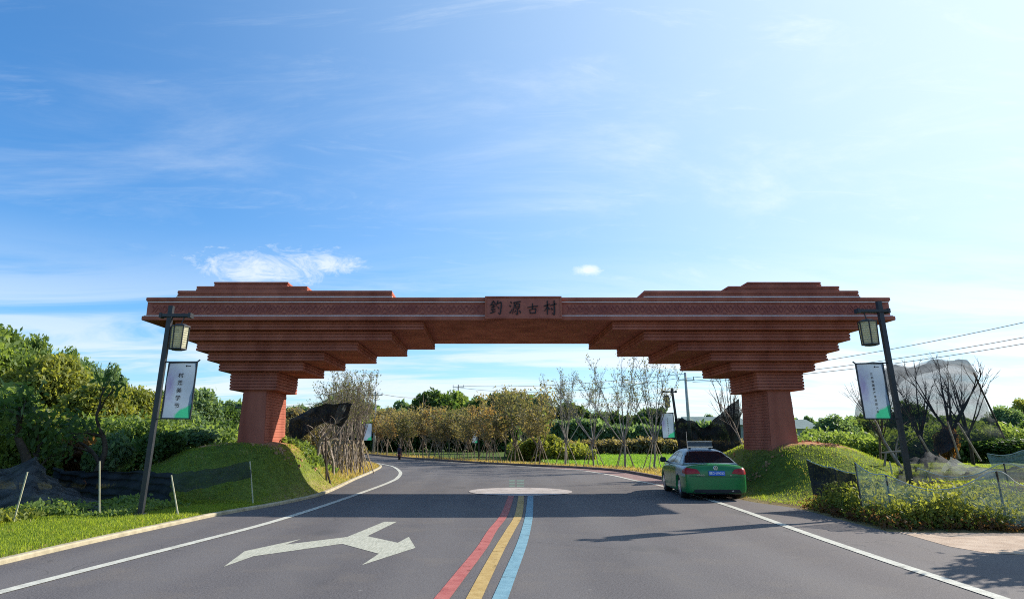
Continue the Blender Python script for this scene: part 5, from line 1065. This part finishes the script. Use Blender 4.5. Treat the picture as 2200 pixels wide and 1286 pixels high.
# ------------------------------------------------------------------ taxi
def taxi():
    base = (6.42, 19.55, 0.); e = thing('taxi', 'green sedan taxi with pale upper sides, stopped under the right end of the gateway', 'car', base, None, (0, 0, math.radians(-5.)))
    # local frame: x across, y forward from the rear bumper, z up.  Width 1.72 length 4.45 height 1.38
    st = [ # y, half width, floor z, shoulder z, deck z (centre)
        (-.02, .60, .24, .66, .74), (.00, .74, .19, .80, .89), (.06, .82, .16, .87, .965), (.20, .855, .15, .885, .985), (.45, .87, .14, .895, .985), (.70, .875, .14, .90, .975), (1.10, .875, .13, .905, .955), (1.7, .875, .13, .905, .93),
        (2.4, .875, .13, .895, .92), (3.0, .87, .13, .875, .92), (3.45, .865, .13, .83, .89), (3.95, .85, .14, .75, .81), (4.25, .80, .17, .65, .71), (4.40, .69, .22, .53, .58), (4.45, .55, .28, .48, .50)]
    V = []; m = 9
    for y, w, z0, zs, zt in st:
        ring = [(0, z0), (w*.90, z0), (w*.985, z0+.06), (w, z0+(zs-z0)*.48), (w*.992, zs-.10), (w*.955, zs-.01), (w*.86, zs+(zt-zs)*.35), (w*.5, zt-.012), (0, zt)]
        V += [(x, y, z) for x, z in ring]+[(-x, y, z) for x, z in ring[-2:0:-1]]
    k = 2*m-2; F = [(i*k+j, i*k+(j+1) % k, (i+1)*k+(j+1) % k, (i+1)*k+j) for i in range(len(st)-1) for j in range(k)]
    F += [tuple(range(k-1, -1, -1)), tuple(range((len(st)-1)*k, len(st)*k))]
    body = bpy.data.meshes.new('body'); body.from_pydata(V, [], F); body.materials.append(M['cargreen']); body.materials.append(M['carsilver']); body.materials.append(M['darkplastic'])
    bm0 = bmesh.new(); bm0.from_mesh(body); bmesh.ops.recalc_face_normals(bm0, faces=bm0.faces[:]); bm0.to_mesh(body); bm0.free()
    bo = link('body', body, None, e, True)
    sub = bo.modifiers.new('s', 'SUBSURF'); sub.levels = 2; sub.render_levels = 2
    for sx in (-1, 1):
        for wy in (.92, 3.55):
            cme = MB().disc((sx*.84, wy, .31), .36, 'x', 28, .5).mesh('cut'); bm0 = bmesh.new(); bm0.from_mesh(cme); bmesh.ops.recalc_face_normals(bm0, faces=bm0.faces[:]); bm0.to_mesh(cme); bm0.free()
            cu = bpy.data.objects.new('cut', cme); C.objects.link(cu); cu.parent = e
            bm_ = bo.modifiers.new('b', 'BOOLEAN'); bm_.operation = 'DIFFERENCE'; bm_.object = cu; bm_.solver = 'EXACT'; cu.hide_render = True; cuts.append(cu)
    bpy.context.view_layer.update(); dg = bpy.context.evaluated_depsgraph_get()
    nm = bpy.data.meshes.new_from_object(bo.evaluated_get(dg)); bo.modifiers.clear(); bo.data = nm
    for c in cuts: bpy.data.objects.remove(c)
    cuts.clear()
    for p in nm.polygons:                                # pale flank panel over the rear quarter, black sill
        c = p.center
        p.use_smooth = True
        if abs(c.x) > .76 and .62 < c.z and c.y > .10 and c.y < 1.28: p.material_index = 1
        elif c.z < .20: p.material_index = 2
        else: p.material_index = 0
    # greenhouse
    gs = [(.62, .70, .945, .955), (.80, .735, .945, 1.06), (1.20, .70, .93, 1.265), (1.45, .68, .92, 1.335), (2.0, .67, .91, 1.375), (2.5, .675, .91, 1.36), (2.9, .70, .91, 1.26), (3.28, .735, .90, 1.06), (3.50, .73, .89, .915)]
    V = []
    for y, w, z0, zt in gs:
        hb = max(zt-z0, .01); wt = .76-.24*min(1, hb/.46)
        ring = [(.78, z0-.03), (.765, z0+.02*min(1, hb/.1)), (.765+(wt-.765)*.5, z0+hb*.5), (wt+.01, z0+hb*.86), (wt-.06, zt-.012), (wt*.5, zt-.002), (0, zt+.004)]
        V += [(x, y, z) for x, z in ring]+[(-x, y, z) for x, z in ring[-2::-1]]
    k = 13; F = [(i*k+j, i*k+j+1, (i+1)*k+j+1, (i+1)*k+j) for i in range(len(gs)-1) for j in range(k-1)]
    F += [tuple(range(k)), tuple((len(gs)-1)*k+q for q in range(k-1, -1, -1))]
    gm = bpy.data.meshes.new('cabin'); gm.from_pydata(V, [], F); gm.materials.append(M['carsilver'])
    co = link('cabin', gm, None, e, True); sm = co.modifiers.new('s', 'SUBSURF'); sm.levels = 2; sm.render_levels = 2
    bpy.context.view_layer.update(); dg = bpy.context.evaluated_depsgraph_get(); g2 = bpy.data.meshes.new_from_object(co.evaluated_get(dg)); co.modifiers.clear(); co.data = g2
    for p in g2.polygons: p.use_smooth = True
    # windows projected onto the cabin surface
    from mathutils.bvhtree import BVHTree
    bv = BVHTree.FromPolygons([v.co for v in g2.vertices], [tuple(p.vertices) for p in g2.polygons])
    bb = BVHTree.FromPolygons([v.co for v in nm.vertices], [tuple(p.vertices) for p in nm.polygons])
    def patch(name, corners, d, material, tree=bv, nu=14, nv=8, off=.006, parent=e, both=False):
        """corners: four points (ring) outside the shell, projected along d"""
        c = [Vector(q) for q in corners]; D = Vector(d).normalized(); V = []; ok = {}
        for j in range(nv+1):
            for i in range(nu+1):
                u, v = i/nu, j/nv; p = c[0].lerp(c[1], u).lerp(c[3].lerp(c[2], u), v); hit = tree.ray_cast(p-D*3, D)
                q = hit[0]-D*off if hit[0] is not None else None
                if q is not None and hit[1] is not None: ok[(i, j)] = len(V); V.append(q)
        F = [(ok[(i, j)], ok[(i+1, j)], ok[(i+1, j+1)], ok[(i, j+1)]) for j in range(nv) for i in range(nu) if all(t in ok for t in ((i, j), (i+1, j), (i+1, j+1), (i, j+1)))]
        me = bpy.data.meshes.new(name); me.from_pydata(V, [], F); return link(name, me, material, parent, True)
    patch('rear_window', [(-.70, 0, .985), (.70, 0, .985), (.53, 0, 1.30), (-.53, 0, 1.30)], (0, 1, 0), M['glass'], nu=20, nv=12)
    patch('windscreen', [(.68, 5, .95), (-.68, 5, .95), (-.54, 5, 1.30), (.54, 5, 1.30)], (0, -1, 0), M['glass'])
    for s in (-1, 1):
        patch('side_window', [(s*2, 2.08, .96), (s*2, 3.12, .96), (s*2, 2.62, 1.26), (s*2, 2.08, 1.28)], (-s, 0, 0), M['glass'])
        patch('side_window', [(s*2, 1.12, .97), (s*2, 1.98, .96), (s*2, 1.98, 1.28), (s*2, 1.34, 1.25)], (-s, 0, 0), M['glass'])
        patch('tail_light', [(s*.845, 0, .69), (s*.42, 0, .72), (s*.50, 0, .83), (s*.80, 0, .875)], (0, 1, 0), M['taillight'], bb, 10, 6, .014)
        patch('tail_light_side', [(s*2, .02, .70), (s*2, .30, .73), (s*2, .26, .84), (s*2, .04, .84)], (-s, 0, 0), M['taillight'], bb, 6, 4, .012)
        mi = MB().rings([(0, .03), (.03, 0), (.11, 0), (.15, .03)], -.09, .09, -.05, .05).mesh('mirror'); o = link('mirror', mi, M['darkplastic'], e); o.location = (s*.93, 2.95, .93)
        link('mirror_arm', MB().bar((s*.76, 2.97, .93), (s*.88, 2.96, .97), .04).mesh('mirror_arm'), M['darkplastic'], e)
        for yy in (1.45, 2.35):
            patch('door_handle', [(s*2, yy, .80), (s*2, yy+.16, .80), (s*2, yy+.16, .83), (s*2, yy, .83)], (-s, 0, 0), M['chrome'], bb, 3, 2, .02)
        patch('door_seam', [(s*2, 2.02, .28), (s*2, 2.035, .28), (s*2, 2.035, .90), (s*2, 2.02, .90)], (-s, 0, 0), M['darkplastic'], bb, 2, 8, .004)
        patch('door_seam', [(s*2, 1.30, .45), (s*2, 1.315, .45), (s*2, 1.16, .90), (s*2, 1.145, .90)], (-s, 0, 0), M['darkplastic'], bb, 2, 8, .004)
        for wy in (.92, 3.55):
            w = link('wheel', MB().tube([(s*.60, wy, .305), (s*.64, wy, .305), (s*.80, wy, .305), (s*.835, wy, .305)], [.27, .305, .305, .275], 28).mesh('wheel'), M['rubber'], e, False)
            rb = MB().tube([(s*.79, wy, .305), (s*.838, wy, .305), (s*.842, wy, .305)], [.195, .195, .17], 24)
            link('rim', rb.mesh('rim'), M['rim'], w, False)
            sp = MB()
            for a in range(5):
                t = a*2*PI/5+.3; sp.bar((s*.846, wy, .305), (s*.842, wy+.18*math.cos(t), .305+.18*math.sin(t)), .05, .012, (1, 0, 0))
            link('spokes', sp.mesh('spokes'), M['chrome'], w)
        [link('wheel_well', MB().box(min(s*.45, s*.59), max(s*.45, s*.59), q, q+.74, .16, .62).mesh('wheel_well'), M['darkplastic'], e) for q in (.55, 3.18)]
    # number plate, badge, lettering, trim
    pl = link('number_plate', MB().box(-.22, .22, -.052, -.035, .665, .785).mesh('number_plate'), M['plate'], e); pl.location = (0.02, 0, 0)
    def hit_y(x, z):
        h = bb.ray_cast(Vector((x, -3, z)), Vector((0, 1, 0))); return h[0].y if h[0] is not None else 0.
    pl.location = (.02, hit_y(0, .70)+.028, .0)
    t = link('plate_lettering', text_mesh('赣D·X9023', .088, ext=.002), M['white'], pl); t.location = (0, -.058, .725); t.rotation_euler = (PI/2, 0, 0)
    for (x, z, txt, s) in ((-.42, .675, '一汽-大众', .05), (.40, .665, 'TSI', .04)):
        t = link('lettering', text_mesh(txt, s, ext=.003), M['chrome'], e); t.location = (x, hit_y(x, z)-.008, z); t.rotation_euler = (PI/2, 0, 0)
    bz = .865; by = hit_y(0, bz)-.012; bd = MB(); tt = np.linspace(0, 2*PI, 21)
    bd.tube([(.055*math.cos(a), by, bz+.055*math.sin(a)) for a in tt], .007, 5, False)
    for a, b in (((-.022, .048), (0, .004)), ((0, .004), (.022, .048)), ((-.046, .022), (-.022, -.046)), ((-.022, -.046), (0, -.006)), ((0, -.006), (.022, -.046)), ((.022, -.046), (.046, .022))): bd.bar((a[0], by, bz+a[1]), (b[0], by, bz+b[1]), .011)
    link('badge', bd.mesh('badge'), M['chrome'], e)
    patch('boot_seam', [(-.72, 0, .63), (.72, 0, .63), (.72, 0, .645), (-.72, 0, .645)], (0, 1, 0), M['darkplastic'], bb, 16, 1, .003)
    patch('bumper_valance', [(-.66, 0, .21), (.66, 0, .21), (.60, 0, .30), (-.60, 0, .30)], (0, 1, 0), M['darkplastic'], bb, 16, 2, .006)
    link('exhaust_pipe', MB().tube([(.42, -.02, .27), (.42, .25, .27)], [.03, .03], 10).mesh('exhaust_pipe'), M['chrome'], e)
    rs = link('roof_sign', MB().rings([(1.42, .0), (1.54, 0), (1.56, .012)], -.36, .36, 1.72, 1.90).mesh('roof_sign'), M['signbox'], e)
    link('sign_cap', MB().box(-.05, .35, 1.715, 1.905, 1.562, 1.574).mesh('sign_cap'), M['white'], rs)
    link('sign_frame', MB().bar((-.37, 1.71, 1.41), (.37, 1.71, 1.41), .02).bar((-.37, 1.71, 1.565), (.37, 1.71, 1.565), .012).mesh('sign_frame'), M['chrome'], rs)
    link('sign_foot', MB().box(-.32, -.28, 1.74, 1.88, 1.34, 1.42).box(.28, .32, 1.74, 1.88, 1.34, 1.42).mesh('sign_foot'), M['darkplastic'], rs)
    link('antenna', MB().tube([(-.40, 1.6, 1.33), (-.41, 1.58, 1.86)], [.012, .008], 5).mesh('antenna'), M['chrome'], e)
    patch('roof_trim', [(-.52, 1.28, 2), (.52, 1.28, 2), (.50, 1.33, 2), (-.50, 1.33, 2)], (0, 0, -1), M['chrome'], bv, 12, 1, .006)
cuts = []
taxi()

# ------------------------------------------------------------------ motor scooter rider
def skin_body(name, joints, edges, radii, material, parent):
    me = bpy.data.meshes.new(name); me.from_pydata(joints, edges, []); o = link(name, me, material, parent)
    o.modifiers.new('k', 'SKIN'); sk = me.skin_vertices[0].data
    for i, r in enumerate(radii): sk[i].radius = (r, r)
    sk[0].use_root = True
    s = o.modifiers.new('s', 'SUBSURF'); s.levels = 1; s.render_levels = 1
    bpy.context.view_layer.update(); dg = bpy.context.evaluated_depsgraph_get(); n = bpy.data.meshes.new_from_object(o.evaluated_get(dg)); o.modifiers.clear(); o.data = n
    if not n.materials: n.materials.append(material)
    for p in n.polygons: p.use_smooth = True
    return o
def rider():
    x, y = G(858, 987); b = (x, y, 0)
    SC = .62
    e = thing('motor_scooter', 'dark red motor scooter far off at the bend of the road', 'scooter', b)
    for yy in (-.6, .62):
        w = link('wheel', MB().tube([(-.05, yy, .25), (.05, yy, .25)], [.25, .25], 16).mesh('wheel'), M['rubber'], e)
    link('body', MB().rings([(.32, .06), (.40, 0), (.62, .0), (.72, .05)], -.16, .16, -.72, .15).box(-.15, .15, .1, .5, .26, .34).bar((0, .45, .3), (0, .52, .95), .3, .06).mesh('body'), M['scooter'], e)
    link('handlebar', MB().bar((-.33, .42, 1.0), (.33, .42, 1.0), .035).mesh('handlebar'), M['darkplastic'], e)
    link('tail_light', MB().box(-.07, .07, -.745, -.722, .52, .60).mesh('tail_light'), M['taillight'], e)
    p = thing('person', 'rider in dark clothes seated on the far scooter', 'person', b); e.scale = p.scale = (SC, SC, SC)
    J = [(0, -.3, .82), (0, -.25, 1.08), (0, -.2, 1.32), (0, -.17, 1.47), (-.11, -.25, .82), (-.17, .12, .78), (-.15, .18, .36), (.11, -.25, .82), (.17, .12, .78), (.15, .18, .36), (-.19, -.2, 1.36), (-.30, .05, 1.15), (-.28, .36, 1.02), (.19, -.2, 1.36), (.30, .05, 1.15), (.28, .36, 1.02)]
    E_ = [(0, 1), (1, 2), (2, 3), (0, 4), (4, 5), (5, 6), (0, 7), (7, 8), (8, 9), (2, 10), (10, 11), (11, 12), (2, 13), (13, 14), (14, 15)]
    skin_body('body', J, E_, [.16, .15, .16, .06, .1, .075, .05, .1, .075, .05, .07, .05, .035, .07, .05, .035], M['coat'], p)
    bm = bmesh.new(); bmesh.ops.create_icosphere(bm, subdivisions=2, radius=.12); bmesh.ops.scale(bm, vec=(.85, 1, 1.15), verts=bm.verts); bmesh.ops.translate(bm, vec=(0, -.15, 1.6), verts=bm.verts)
    me = bpy.data.meshes.new('head'); bm.to_mesh(me); bm.free(); link('head', me, M['skin'], p, True)
    bm = bmesh.new(); bmesh.ops.create_icosphere(bm, subdivisions=2, radius=.15); bmesh.ops.delete(bm, geom=[v for v in bm.verts if v.co.z < -.05], context='VERTS'); bmesh.ops.translate(bm, vec=(0, -.16, 1.64), verts=bm.verts)
    me = bpy.data.meshes.new('helmet'); bm.to_mesh(me); bm.free(); link('helmet', me, M['darkplastic'], p, True)
rider()

# tree beside the road just out of frame on the right, whose shade lies on the paving
mb, tips = grow(121, 3.6, .06, 4, .5, .4, (3, 4), .3, .7)
te = thing('young_tree', 'small roadside tree beyond the right edge of the picture', 'young tree', (11.1, 12.3, Z(11.1, 12.3)))
link('trunk', mb.mesh('trunk'), M['bark'], te, True); link('crown', quads_mesh('crown', leaves(tips, 9, .2, .12, 5)), M['leaf_a'], te)
